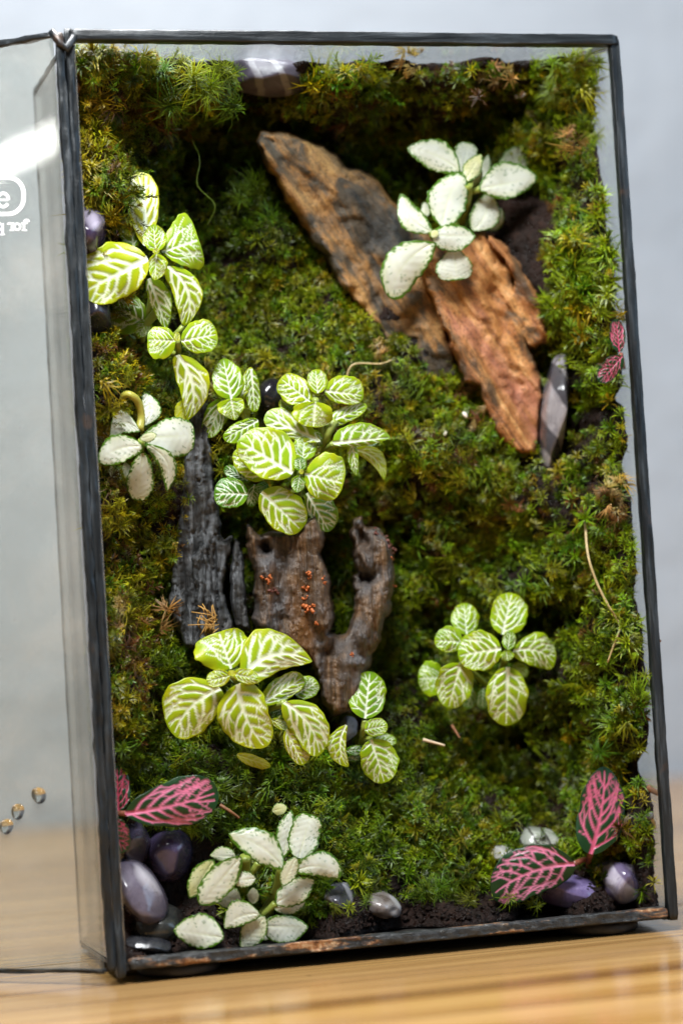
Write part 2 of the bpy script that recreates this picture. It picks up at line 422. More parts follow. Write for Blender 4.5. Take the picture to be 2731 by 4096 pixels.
M_WALL, M_WOOD, M_SOLDX, M_SOLDER, M_RUST, M_SOIL, M_MOSS = m_wall(), m_wood(), m_solder('x'), m_solder('z'), m_rust(), m_soil(), m_moss()
M_LEAF = {k: m_leaf(k) for k in ('lime', 'white', 'pink')}
M_STEM = m_simple('green_stem', (.24, .30, .05), .4, .35, 250)
M_PSTEM = m_simple('pink_stem', (.22, .07, .04), .4, .35, 250)
M_PRINT = m_simple('white_print', (.80, .82, .82), .6, .05, 200, .05)

# ------------------------------------------------------------------ setting: wall and table
WALL_Y = 0.49
g = 48
xs = np.linspace(-1.6, 2.2, g); zs = np.linspace(-0.3, 2.2, g)
V = []; F = []
for j in range(g):
    for i in range(g): V.append((xs[i], WALL_Y + .0016 * math.sin(xs[i] * 17 + 2 * math.sin(zs[j] * 9)), zs[j]))
for j in range(g - 1):
    for i in range(g - 1): F.append((j * g + i, j * g + i + 1, (j + 1) * g + i + 1, (j + 1) * g + i))
b0 = len(V)
V += [(-1.6, WALL_Y + .1, -.3), (2.2, WALL_Y + .1, -.3), (2.2, WALL_Y + .1, 2.2), (-1.6, WALL_Y + .1, 2.2)]
F += [(b0, b0 + 3, b0 + 2, b0 + 1)]
o = obj_at('wall', V, F, M_WALL, origin=(0, WALL_Y, 0)); tag(o, 'pale grey plastered wall behind the terrarium', None, kind='structure')

tbl = bpy.data.objects.new('table', None); C.objects.link(tbl); WORLD_LOC['table'] = (0, 0, 0)
tag(tbl, 'varnished pine table top under the terrarium', None, kind='structure')
edges_y = [-0.62, -0.50, -0.385, -0.262, -0.142, -0.071, 0.052, 0.171, 0.292, 0.402, WALL_Y - .006]
for k in range(len(edges_y) - 1):
    bm = bmesh.new()
    y0, y1 = edges_y[k] + .00025, edges_y[k + 1] - .00025
    bmesh.ops.create_cube(bm, size=1, matrix=Matrix.Translation((.1, (y0 + y1) / 2, -.014)) @ Matrix.Diagonal((2.0, y1 - y0, .028, 1)))
    bmesh.ops.bevel(bm, geom=[e for e in bm.edges], offset=.0007, segments=2, affect='EDGES')
    me = bpy.data.meshes.new('plank'); bm.to_mesh(me); bm.free()
    link('plank', me, M_WOOD, tbl)

# ------------------------------------------------------------------ terrarium: glass panes and soldered frame
terr = root('terrarium', world((W / 2, DEP / 2, 0)), 'black framed glass terrarium filled with moss, its door open', 'terrarium')
G_SIDE = glass_mat('clear_glass', (.93, .955, .95), False, .035)
G_DIRT = glass_mat('soil_splashed_glass', (.93, .955, .955), True, .035)
def slab(name, o3, e1, e2, e3, material, parent):
    """box from corner o3 and three edge vectors, all in box coordinates"""
    o3, e1, e2, e3 = map(lambda a: np.asarray(a, float), (o3, e1, e2, e3))
    V = [world(o3 + a * e1 + b * e2 + c * e3) for a in (0, 1) for b in (0, 1) for c in (0, 1)]
    F = [(0, 1, 3, 2), (4, 6, 7, 5), (0, 4, 5, 1), (2, 3, 7, 6), (0, 2, 6, 4), (1, 5, 7, 3)]
    return obj_at(name, V, F, material, parent, smooth=False, fixn=True)
T = .0022
M_RUBBASE = m_simple('soil_stained_base', (.012, .009, .007), .7, .5, 200, .2)  # glass base coloured near black to stand in for the shadow under the box
slab('top_pane', (.003, .002, H - .0035), (W - .006, 0, 0), (0, DEP - .003, 0), (0, 0, T), G_DIRT, terr)
slab('side_pane', (.0012, .002, .003), (T, 0, 0), (0, DEP - .003, 0), (0, 0, H - .007), glass_mat('smoky_side_glass', (.80, .78, .75), False, .06), terr)
slab('side_pane', (W - .0034, .002, .003), (T, 0, 0), (0, DEP - .003, 0), (0, 0, H - .007), G_DIRT, terr)
slab('back_pane', (.004, DEP - .0008, .003), (W - .008, 0, 0), (0, T, 0), (0, 0, H - .007), G_SIDE, terr)
slab('base_pane', (.003, .002, .0012), (W - .006, 0, 0), (0, DEP - .003, 0), (0, 0, T), M_RUBBASE, terr)
def bar(name, p0, p1, side, ws, wf, material, parent, seed=0, n=90, wob=.00016, ridges=2):
    """soldered bead from p0 to p1 (box); cross-section ws along `side`, wf along the third axis"""
    p0, p1, side = (np.asarray(a, float) for a in (p0, p1, side))
    ax = (p1 - p0) / np.linalg.norm(p1 - p0); third = np.cross(ax, side)
    k = 20; F = []
    t, j_ = np.meshgrid(np.linspace(0, 1, n), np.arange(k), indexing='ij'); t = t.ravel(); j_ = j_.ravel()
    a = 2 * math.pi * j_ / k; ca, sa = np.cos(a), np.sin(a)
    ex = .30
    x = np.sign(ca) * np.abs(ca) ** ex; y = np.sign(sa) * np.abs(sa) ** ex
    end = np.minimum(1, np.minimum(t, 1 - t) * n / 2.2 + .75)
    Lb = np.linalg.norm(p1 - p0) / .3
    w = wob * (fbm(np.c_[t * 26 * Lb + seed * 3.1, j_ * .9, np.full_like(t, seed)], seed, 3) + .8 * vnoise(np.c_[t * 90 * Lb, j_ * .8, np.full_like(t, seed + 5.)], seed))
    groove = 1 - .05 * ridges * np.exp(-((ca * .9) / .16) ** 2) * (np.abs(sa) > .5)
    V = p0 + (p1 - p0) * t[:, None] + (side * (x * ws / 2)[:, None] + third * (y * wf / 2 * groove)[:, None]) * (end * .95)[:, None] + (side * ca[:, None] + third * sa[:, None]) * w[:, None]
    V = world(V)
    for i in range(n - 1):
        for j in range(k): F.append((i * k + j, i * k + (j + 1) % k, (i + 1) * k + (j + 1) % k, (i + 1) * k + j))
    F.append(tuple(range(k))); F.append(tuple((n - 1) * k + j for j in range(k - 1, -1, -1)))
    return obj_at(name, V, F, material, parent, fixn=True)
X, Y, Z = np.eye(3)
bar('front_top_bead', (.001, .0005, H - .0022), (W - .001, .0005, H - .0022), Z, .0040, .0050, M_SOLDX, terr, 1)
bar('front_side_bead', (W - .0018, .0008, .0008), (W - .0018, .0008, H - .001), X, .0036, .0036, M_SOLDER, terr, 2, 140)
bar('front_side_bead', (.0011, .0006, -.0005), (.0011, .0006, H), X, .0029, .0034, M_SOLDER, terr, 3, 200, .00034)
bar('front_bottom_bead', (.004, .0004, .0036), (W - .004, .0004, .0036), Z, .0036, .0036, M_RUST, terr, 4, 160, .00030)
bar('rear_top_bead', (.002, DEP, H - .002), (W - .002, DEP, H - .002), Z, .004, .004, M_SOLDER, terr, 5, 50)
bar('rear_bottom_bead', (.002, DEP - .001, .0026), (W - .002, DEP - .001, .0026), Z, .004, .004, M_SOLDER, terr, 6, 50)
bar('rear_side_bead', (.0015, DEP, .002), (.0015, DEP, H - .002), X, .0007, .0012, M_SOLDER, terr, 7, 60)
bar('rear_side_bead', (W - .0015, DEP, .002), (W - .0015, DEP, H - .002), X, .0022, .003, M_SOLDER, terr, 8, 60)
bar('top_side_bead', (.0018, .003, H - .0018), (.0018, DEP, H - .0018), X, .0012, .0014, M_SOLDER, terr, 9, 40)
bar('top_side_bead', (W - .0018, .003, H - .0018), (W - .0018, DEP, H - .0018), X, .0030, .0030, M_SOLDER, terr, 10, 40)
bar('bottom_side_bead', (.0018, .003, .0018), (.0018, DEP, .0018), X, .0014, .0014, M_SOLDER, terr, 11, 40)
bar('bottom_side_bead', (W - .0018, .003, .0018), (W - .0018, DEP, .0018), X, .0030, .0030, M_SOLDER, terr, 12, 40)
# feet: black rubber discs, rear pair shallower because the box leans back
M_RUBBER = m_simple('black_rubber', (.022, .021, .021), .6, .6, 300, .6)
for (fx, fy) in ((.1665, .0150), (.0225, .0150), (.1665, .062), (.0225, .062)):
    zt = .0016; zb = Z0 + fy * math.tan(TILT) + .0001
    V = []; F = []; k = 40
    for (z, r) in ((zt, .0118), (zt - .25 * (zt - zb), .0132), (zb + .25 * (zt - zb), .0134), (zb, .0126)):
        for j in range(k):
            a = 2 * math.pi * j / k; rr = r * (1 + .012 * math.sin(7 * a + fx * 900))
            V.append(world((fx + rr * math.cos(a), fy + rr * math.sin(a), z)))
    for i in range(3):
        for j in range(k): F.append((i * k + j, i * k + (j + 1) % k, (i + 1) * k + (j + 1) % k, (i + 1) * k + j))
    F.append(tuple(range(k - 1, -1, -1))); F.append(tuple(3 * k + j for j in range(k)))
    obj_at('foot', V, F, M_RUBBER, terr, fixn=True)

# the door: a framed pane hinged on the left edge, swung right round
PHI = math.radians(40)
HX, HY = -.0018, -.0002
DT = np.array([-math.cos(PHI), math.sin(PHI), 0.0]); DN = np.array([-math.sin(PHI), -math.cos(PHI), 0.0])   # along / outward
def on_door(px, py, lift=0.0):
    r = rays(px, py); o3 = np.array([HX, HY, 0]) + DN * (.0011 + lift)
    s = ((o3 - CAM) @ DN) / (r @ DN)
    return CAM + s[..., None] * r
G_DOOR = glass_mat('door_glass', (.86, .875, .835), False, .05)
DH0, DH1, DWID = .0020, H - .0015, .182
door = slab('door', np.array([HX, HY, DH0]) + DT * .003 - DN * .0011, DT * (DWID - .006), DN * .0022, (0, 0, DH1 - DH0), G_DOOR, terr)
def door_bar(name, a, b, side, ws, wf, seed, n=90):
    bo = bar(name, a, b, side, ws, wf, M_SOLDX if abs(b[2] - a[2]) < .1 else M_SOLDER, terr, seed, n, .00036)
    bo.parent = door; return bo
d0 = np.array([HX, HY, 0])
door_bar('hinge_bead', d0 + (0, 0, DH0), d0 + (0, 0, DH1), X, .0026, .0032, 21, 200)
door_bar('edge_bead', d0 + (0, 0, DH1) + DT * .002, d0 + (0, 0, DH1) + DT * DWID, Z, .0018, .0030, 22)
door_bar('edge_bead', d0 + (0, 0, DH0) + DT * .002, d0 + (0, 0, DH0) + DT * DWID, Z, .0011, .0026, 23)
door_bar('edge_bead', d0 + (0, 0, DH0) + DT * DWID, d0 + (0, 0, DH1) + DT * DWID, DT, .0036, .0040, 24)
for zz in (H - .004,):
    hv, hf = tube([world((-.0046, -.0012, zz + .003)), world((-.0022, -.0020, zz - .001)), world((-.0002, -.0022, zz - .003)), world((.0026, -.0014, zz + .001))], .0013, 10)
    obj_at('hinge_knuckle', hv, hf, M_SOLDER, terr, fixn=True)

# printing on the outside of the door, read from behind: a rounded frame, an "e" and the start of "for p..."
def flat_print(name, polys, parent=door):
    V = []; F = []
    for poly, closed in polys:                          # each a stroke: list of (left point, right point) in pixels
        b0 = len(V); n = len(poly)
        for (l, r) in poly:
            for q in (l, r):
                V.append(world(on_door(np.array(q[0], float), np.array(q[1], float), .00006)))
        for i in range(n if closed else n - 1):
            k = (i + 1) % n
            F.append((b0 + 2 * i, b0 + 2 * i + 1, b0 + 2 * k + 1, b0 + 2 * k))
    V = np.array(V); nb = len(V); dn = world(DN) - world((0, 0, 0))
    V = np.vstack([V, V + dn * .00008])
    F2 = list(F) + [tuple(nb + i for i in reversed(f)) for f in F]
    o = obj_at(name, V, F2, M_PRINT, terr, smooth=False); o.parent = parent
    return o
def stroke(pts, w, k=24, closed=False):
    pts = smooth_path(np.array(pts, float), k) if not closed else np.array(pts, float)
    tan = np.roll(pts, -1, 0) - np.roll(pts, 1, 0) if closed else np.gradient(pts, axis=0)
    tan /= np.linalg.norm(tan, axis=1)[:, None] + 1e-9; nn = np.stack([-tan[:, 1], tan[:, 0]], 1)
    w = np.broadcast_to(w, (len(pts),))[:, None]
    return [((a), (b)) for a, b in zip(pts - nn * w / 2, pts + nn * w / 2)], closed
rr = []
cx, cy, hw, hh, cr = -80, 783, 176, 73, 62
for (sx, sy, a0) in ((1, 1, 0), (-1, 1, 90), (-1, -1, 180), (1, -1, 270)):
    for q in range(9):
        a = math.radians(a0 + 90 * q / 8)
        rr.append((cx + sx * (hw - cr) + cr * math.cos(a), cy + sy * (hh - cr) + cr * math.sin(a)))
flat_print('printed_frame', [stroke(rr, 17, closed=True)])
ring = [(14 + 22 * math.cos(a), 800 + 27 * math.sin(a)) for a in np.linspace(.55, 2 * math.pi + .0, 26)]
flat_print('printed_letter', [stroke(ring, 13, 30), stroke([(34, 800), (-6, 800)], 9, 6)])
def letter(strokes): return flat_print('printed_letter', strokes)
letter([stroke([(98, 920), (98, 892), (103, 881), (114, 882), (116, 888)], 9.5, 18), stroke([(86, 893), (112, 893)], 6, 5), stroke([(88, 921), (110, 921)], 6, 5)])   # f
letter([stroke([(71 + 11.5 * math.cos(a), 907 + 12.5 * math.sin(a)) for a in np.linspace(0, 2 * math.pi, 24, endpoint=False)], 9, closed=True)])                      # o
letter([stroke([(50, 920), (50, 893)], 10, 5), stroke([(51, 903), (44, 894), (36, 894), (33, 899)], 9, 10), stroke([(40, 921), (58, 921)], 6, 5), stroke([(46, 893), (58, 893)], 6, 5)])   # r
letter([stroke([(12, 938), (12, 893)], 10, 5), stroke([(12 - 12 + 10 * math.cos(a), 906 + 12 * math.sin(a)) for a in np.linspace(-1.9, 1.9, 16)], 8, 16), stroke([(2, 938), (21, 938)], 6, 5)])   # p
M_DROP, nt, out = mat('water')
principled(nt, out, {'Base Color': (.9, .93, .92, 1), 'Roughness': .04, 'IOR': 1.33, 'Transmission Weight': 1.0})
for (px, py, r, lb) in ((157, 3181, 33, 'clear water drop on the open door glass, highest and nearest the hinge'), (73, 3246, 31, 'clear water drop on the open door glass, middle one of three in a row'), (28, 3306, 31, 'clear water drop on the open door glass, lowest and farthest from the hinge')):
    V = []; F = []; k = 28; rg = 8
    R = r / FPX * .78; c = on_door(np.array(px, float), np.array(py, float), .0001)
    for i in range(rg):
        a = (i / (rg - 1)) * math.pi / 2 * .96
        for j in range(k):
            t = 2 * math.pi * j / k
            rad = R * math.cos(a) * (1 + .06 * math.sin(t * 2 + px) + .04 * math.sin(3 * t))
            V.append(world(c + (DT * math.cos(t) + Z * math.sin(t)) * rad + DN * (R * .5 * math.sin(a))))
    for i in range(rg - 1):
        for j in range(k): F.append((i * k + j, i * k + (j + 1) % k, (i + 1) * k + (j + 1) % k, (i + 1) * k + j))
    F.append(tuple(range(k - 1, -1, -1))); F.append(tuple((rg - 1) * k + j for j in range(k)))
    o = obj_at('water_drop', V, F, M_DROP, fixn=True); tag(o, lb, 'water drop', 'drops on the door glass')

# ------------------------------------------------------------------ substrate: a sloping bed of soil, deeper in the middle
CTRL = [  # photo x, y, depth of the moss bed behind the front
 (330, 230, .015), (330, 700, .013), (360, 1100, .024), (390, 1500, .014), (420, 2000, .014), (440, 2500, .013), (480, 2900, .013), (560, 3200, .022),
 (700, 250, .020), (1050, 220, .036), (1400, 230, .021), (1800, 230, .020), (2150, 230, .017), (2330, 250, .016),
 (2360, 600, .014), (2400, 1000, .011), (2420, 1500, .009), (2470, 2000, .008), (2510, 2500, .007), (2550, 2900, .006), (2580, 3300, .006),
 (2150, 700, .040), (2230, 1100, .024), (2250, 1500, .030), (2250, 1900, .026), (2250, 2300, .024), (2280, 2700, .024), (2250, 3000, .040),
 (600, 450, .040), (900, 500, .052), (700, 700, .052), (1000, 750, .050), (850, 950, .048), (1100, 1000, .042), (1250, 1250, .038), (900, 1300, .044), (620, 1350, .046),
 (1150, 600, .056), (1500, 550, .052), (1500, 350, .036), (1900, 500, .050), (1700, 800, .056), (1900, 1300, .060), (2150, 1750, .050),
 (1450, 1450, .036), (1700, 1600, .034), (1750, 1850, .032), (2000, 1900, .034), (1500, 1900, .044), (1800, 2150, .038), (2050, 2200, .040), (1650, 2300, .046),
 (600, 1700, .036), (560, 2100, .030), (650, 2500, .036), (900, 2300, .048), (1350, 2300, .052), (1200, 2700, .048), (700, 2900, .036), (1000, 2950, .040),
 (1600, 2600, .046), (1900, 2650, .050), (2100, 2700, .046), (1600, 2950, .040), (1850, 3050, .046), (2100, 3150, .050), (2300, 3200, .034), (1500, 3200, .036), (1200, 3150, .032), (900, 3150, .030),
 (1300, 3400, .030), (1700, 3400, .030), (1950, 3350, .036), (1000, 3350, .034), (750, 3250, .028), (1500, 3560, .026), (1850, 3560, .024), (2150, 3550, .026), (2450, 3450, .024),
 (560, 3450, .030), (700, 3560, .030), (900, 3650, .026), (560, 3720, .018), (1200, 3640, .020), (1500, 3680, .011), (2000, 3640, .012), (2500, 3600, .012),
 (560, 3840, .004), (900, 3800, .004), (1400, 3750, .004), (1900, 3700, .004), (2400, 3655, .004), (2650, 3630, .004)]
CTRL += [(2510, 1650, .005), (2430, 1650, .010), (2400, 1800, .014), (2480, 1380, .008), (2645, 3400, .004), (2600, 3480, .006), (2440, 450, .012), (2470, 800, .010), (2445, 300, .013), (2455, 600, .011), (2485, 1000, .008), (2520, 1500, .004), (2560, 2000, .0032), (2600, 2500, .003), (2630, 2900, .003), (2650, 3250, .003), (2470, 1250, .009), (2540, 1750, .004), (2580, 2250, .0035), (2610, 2700, .0035),
 (500, 190, .014), (900, 185, .015), (1250, 180, .016), (1600, 180, .014), (1950, 180, .013), (2250, 185, .012), (2215, 1660, .046), (2180, 1500, .044), (1560, 2250, .060), (2050, 2950, .058), (2120, 2500, .044), (1750, 2500, .054), (800, 600, .060), (2050, 420, .046), (1780, 2800, .052)]
CTRL = [(a, b, d if d < .03 else min(.066, .03 + (d - .03) * 1.45)) for a, b, d in CTRL]
cb = np.array([P(a, b, d) for a, b, d in CTRL]); CU = cb[:, [0, 2]]; CD = cb[:, 1]
def bed(u, v):
    u = np.asarray(u, float).ravel(); v = np.asarray(v, float).ravel()
    d2 = (u[:, None] - CU[:, 0]) ** 2 + (v[:, None] - CU[:, 1]) ** 2
    w = 1 / (d2 + 8e-6) ** 2
    d = (w * CD).sum(1) / w.sum(1)
    q = np.stack([u * 55, v * 55, np.zeros_like(u)], 1)
    q2 = np.stack([u * 170, v * 170, np.ones_like(u)], 1)
    return np.clip(d + .0072 * vnoise(q, 11) * np.clip(d / .02, .25, 1) + .0024 * vnoise(q2, 12) * np.clip(d / .02, .25, 1), .003, .070)
NU, NV = 170, 270
uu, vv = np.meshgrid(np.linspace(.0036, W - .0036, NU), np.linspace(.0040, H - .0042, NV))
dd = bed(uu, vv).reshape(uu.shape) + .0025
q = np.stack([uu.ravel() * 700, vv.ravel() * 700, np.zeros(uu.size)], 1)
dd = dd + (.0009 * fbm(q, 31, 3)).reshape(dd.shape)
top = np.stack([uu, dd, vv], -1).reshape(-1, 3)
back = top.copy(); back[:, 1] = DEP - .0012
V = np.vstack([world(top), world(back)]); F = []
for j in range(NV - 1):
    r0 = j * NU
    for i in range(NU - 1): F.append((r0 + i, r0 + i + 1, r0 + NU + i + 1, r0 + NU + i))
nt_ = NU * NV
ring = [i for i in range(NU)] + [j * NU + NU - 1 for j in range(1, NV)] + [(NV - 1) * NU + i for i in range(NU - 2, -1, -1)] + [j * NU for j in range(NV - 2, 0, -1)]
for a, b in zip(ring, ring[1:] + ring[:1]): F.append((b, a, a + nt_, b + nt_))
o = obj_at('soil', V, F, M_SOIL, origin=world((W / 2, .04, 0))); tag(o, 'dark wet brown soil packed behind and under the moss', 'soil', kind='stuff')

# ------------------------------------------------------------------ relief pieces: rock slabs and driftwood from an outline with real thickness
def resample(poly, step):
    poly = np.asarray(poly, float); out = []
    for a, b in zip(poly, np.roll(poly, -1, 0)):
        n = max(1, int(np.linalg.norm(b - a) / step))
        for k in range(n): out.append(a + (b - a) * k / n)
    return np.array(out)
def seg_dist(p, a, b):
    ab = b - a; t = np.clip(((p - a) @ ab) / (ab @ ab + 1e-12), 0, 1)
    return np.linalg.norm(p - (a + t[:, None] * ab), axis=1), t
def inside(poly, p):
    p = np.asarray(p, float); r = np.zeros(len(p), bool)
    for a, b in zip(poly, np.roll(poly, -1, 0)):
        c = ((a[1] > p[:, 1]) != (b[1] > p[:, 1])) & (p[:, 0] < (b[0] - a[0]) * (p[:, 1] - a[1]) / (b[1] - a[1] + 1e-9) + a[0])
        r ^= c
    return r
def relief(name, poly, top_d, thick, material, parent, step=11, edge=60, hfun=None, rough=.0012, jit=5, seed=0, power=.5, grain=0.0, strata=None):
    poly = np.asarray(poly, float)
    ol = resample(poly, step)
    nrm = np.roll(ol, -1, 0) - np.roll(ol, 1, 0); nrm = np.stack([-nrm[:, 1], nrm[:, 0]], 1); nrm /= np.linalg.norm(nrm, axis=1)[:, None] + 1e-9
    ol = ol + nrm * (jit * fbm(np.c_[ol / 42., np.zeros(len(ol))], seed, 3))[:, None]
    lo, hi = ol.min(0), ol.max(0)
    gx, gy = np.meshgrid(np.arange(lo[0], hi[0], step), np.arange(lo[1], hi[1], step))
    pts = np.stack([gx.ravel(), gy.ravel()], 1) + rng.uniform(-.3, .3, (gx.size, 2)) * step
    pts = pts[inside(ol, pts)]
    dist = np.full(len(pts), 1e9)
    for a, b in zip(ol, np.roll(ol, -1, 0)):
        dist = np.minimum(dist, seg_dist(pts, a, b)[0])
    pts = pts[dist > step * .55]; dist = dist[dist > step * .55]
    allp = np.vstack([ol, pts]); n0 = len(ol)
    r = delaunay_2d_cdt([Vector(p) for p in allp], [(i, (i + 1) % n0) for i in range(n0)], [], 1, 1e-4)
    vp = np.array([v[:] for v in r[0]]); tris = [f for f in r[2] if len(f) == 3]
    dist = np.full(len(vp), 1e9)
    for a, b in zip(ol, np.roll(ol, -1, 0)): dist = np.minimum(dist, seg_dist(vp, a, b)[0])
    e = np.clip(dist / edge, 0, 1); roll = (1 - (1 - e) ** 2) ** power
    h = roll * thick * .62
    if hfun is not None: h = h + hfun(vp) * (.25 + .75 * roll)
    qq = np.c_[vp / 60., np.zeros(len(vp))]
    h = h + rough * fbm(qq, seed + 3, 5) * (.3 + .7 * roll)
    if grain: h = h - grain * 1.5 * np.clip(1 - np.abs(fbm(np.c_[vp[:, 0] / 20., vp[:, 1] / 170., np.ones(len(vp))], seed + 19, 2)) * 5, 0, 1) + grain * fbm(np.c_[vp[:, 0] / 13., vp[:, 1] / 150., np.zeros(len(vp))], seed + 9, 3) * (.4 + .6 * roll)
    if strata:                                          # broken slate layers: steps across the bedding
        ca, sa, pitch, amp = strata
        u = (vp[:, 0] * ca + vp[:, 1] * sa) / pitch + .9 * fbm(np.c_[vp / 130., np.ones(len(vp))], seed + 4, 3)
        fr = u - np.floor(u); h = h + amp * (np.clip(fr * 5, 0, 1) - fr) + amp * .8 * vnoise(np.c_[np.floor(u) * 3.7, np.zeros(len(u)), np.zeros(len(u))], seed)
    base = top_d + thick
    front = P(vp[:, 0], vp[:, 1], np.minimum(base - .38 * thick - h, base - .001))
    bk = P(vp[:, 0], vp[:, 1], np.full(len(vp), base))
    n = len(vp); V = np.vstack([world(front), world(bk)])
    cnt = {}
    for t in tris:
        for a, b in ((t[0], t[1]), (t[1], t[2]), (t[2], t[0])): cnt[(a, b)] = 1
    F = [tuple(t) for t in tris] + [(t[2] + n, t[1] + n, t[0] + n) for t in tris]
    for (a, b) in cnt:
        if (b, a) not in cnt: F.append((b, a, a + n, b + n))
    SURF[name] = (vp, np.minimum(base - .38 * thick - h, base - .001))
    return obj_at(name, V, F, material, parent, fixn=True)
SURF = {}
def surf_d(name, px, py):
    vp, d = SURF[name]; return float(d[np.argmin((vp[:, 0] - px) ** 2 + (vp[:, 1] - py) ** 2)])
def ridges(lines, amp=None):
    def f(p):
        h = np.zeros(len(p))
        for pts, rad, a in lines:
            pts = np.asarray(pts, float); d = np.full(len(p), 1e9)
            for u, v in zip(pts[:-1], pts[1:]): d = np.minimum(d, seg_dist(p, u, v)[0])
            h = h + a * np.exp(-(d / rad) ** 2)
        return h
    return f
def cr(pts, ox, oy, s): return [(ox + x / s, oy + y / s) for x, y in pts]
RK = lambda pts: cr(pts, 900, 400, 1.12)
W6 = lambda pts: cr(pts, 550, 2000, 1.3067)

rock = root('slate_rock', PW(1700, 1300, .05), 'large split slate rock, tan and rusty orange, leaning diagonally in the moss', 'rock')
back_poly = RK([(135, 185), (160, 140), (230, 130), (300, 150), (430, 200), (540, 290), (650, 325), (720, 400), (770, 480), (900, 560), (1000, 700), (960, 900), (1060, 1250), (900, 1265), (865, 1160), (850, 1075), (720, 1075), (640, 990), (590, 920), (530, 860), (470, 770), (440, 690), (340, 575), (270, 450), (195, 310)])
front_poly = RK([(865, 725), (900, 860), (950, 960), (990, 1060), (1040, 1180), (1060, 1265), (1130, 1290), (1160, 1380), (1200, 1480), (1280, 1565), (1320, 1590), (1395, 1585), (1415, 1440), (1425, 1250), (1372, 1130), (1350, 1000), (1330, 900), (1300, 800), (1240, 680), (1160, 590), (1000, 590), (900, 640)])
flake_poly = RK([(1150, 585), (1205, 600), (1290, 680), (1370, 790), (1420, 900), (1432, 960), (1458, 1070), (1385, 1125), (1350, 1110), (1290, 1010), (1245, 900), (1290, 825), (1240, 720), (1170, 650)])
rear_poly = RK([(1100, 470), (1230, 400), (1390, 390), (1490, 470), (1510, 570), (1440, 720), (1440, 900), (1300, 760), (1180, 640)])
rear_poly = RK([(1100, 470), (1230, 400), (1390, 390), (1490, 470), (1510, 570), (1450, 720), (1440, 1000), (1380, 1120), (1280, 1000), (1180, 800), (1100, 640)])
relief('back_slab', back_poly, .040, .018, m_rock('dark_tan_slate', 'back'), rock, 11, 20, ridges([(RK([(150, 180), (400, 560), (560, 830)]), 20, .0030), (RK([(300, 250), (800, 700), (960, 1100)]), 90, .003), (RK([(640, 560), (760, 1000)]), 60, -.0030)]), .0008, 10, 5, .5, 0, (.80, -.60, 95, .0011))
relief('front_slab', front_poly, .031, .020, m_rock('orange_slate', 'front'), rock, 10, 15, ridges([(RK([(880, 740), (1040, 1100), (1250, 1450), (1340, 1570)]), 44, .0034), (RK([(1200, 850), (1300, 1250), (1380, 1480)]), 46, -.0030), (RK([(1080, 1050), (1180, 1300)]), 26, .0014)]), .0006, 10, 6, .5, 0, (.88, -.47, 75, .0011))
relief('side_flake', flake_poly, .030, .022, m_rock('rust_slate', 'front'), rock, 10, 15, ridges([(RK([(1190, 630), (1330, 800), (1400, 930), (1430, 1040)]), 26, .003)]), .0006, 10, 7, .5, 0, (.85, -.52, 60, .0010))
relief('rear_slab', rear_poly, .047, .012, m_rock('black_slate', 'rear'), rock, 15, 40, None, .002, 6, 8)

M_BARK, M_DW = m_drift('charcoal_bark', 'bark'), m_drift('weathered_driftwood', 'wood')
bark_poly = [(765, 1600), (830, 1610), (850, 1800), (862, 1960), (882, 2040), (880, 2120), (897, 2160), (925, 2148), (932, 2200), (905, 2260), (895, 2370), (930, 2480), (960, 2570), (850, 2600), (740, 2590), (702, 2500), (680, 2420), (682, 2300), (700, 2200), (715, 2050), (735, 1880), (750, 1740)]
bark = root('flat_bark_piece', PW(810, 2560, .04), 'flat charcoal grey piece of weathered bark standing left of the forked driftwood', 'driftwood')
relief('bark_slab', bark_poly, .031, .016, M_BARK, bark, 7, 16, ridges([([(790, 1700), (780, 2200), (800, 2560)], 30, .0012), ([(725, 2250), (715, 2480)], 22, .0016), ([(850, 2050), (860, 2400)], 22, -.0018)]), .0010, 6, 9, .5, .0011)
relief('raised_ridge', [(765, 2235), (798, 2190), (832, 2168), (842, 2250), (852, 2350), (885, 2560), (860, 2590), (795, 2580), (776, 2400)], .026, .012, M_BARK, bark, 7, 13, None, .0008, 6, 10, .5, .0010)
relief('splinter', W6([(512, 200), (540, 225), (556, 350), (562, 480), (590, 690), (510, 660), (488, 520), (488, 400), (494, 280)]), .028, .010, M_BARK, bark, 7, 12, None, .0006, 4, 11, .5, .0007)
fork = root('forked_driftwood', PW(1340, 2850, .04), 'forked brown and grey driftwood stump with orange crumbs and a clawed right arm', 'driftwood')
fork_poly = W6([(560, 125), (580, 118), (622, 165), (645, 195), (700, 165), (750, 170), (850, 150), (895, 92), (930, 82), (962, 140), (992, 195), (965, 280), (990, 340), (1018, 440), (1026, 540), (1022, 620), (1000, 690), (1040, 705), (1085, 690), (1112, 640), (1140, 560), (1130, 480), (1108, 392), (1140, 375), (1122, 290), (1112, 190), (1128, 100), (1172, 88), (1192, 130), (1262, 152), (1318, 205), (1336, 300), (1350, 420), (1332, 540), (1295, 620), (1265, 740), (1222, 800), (1212, 880), (1170, 1000), (1110, 1110), (1010, 1125), (960, 1070), (940, 950), (905, 850), (850, 790), (760, 760), (690, 720), (612, 680), (600, 560), (606, 430), (590, 330), (568, 230)])
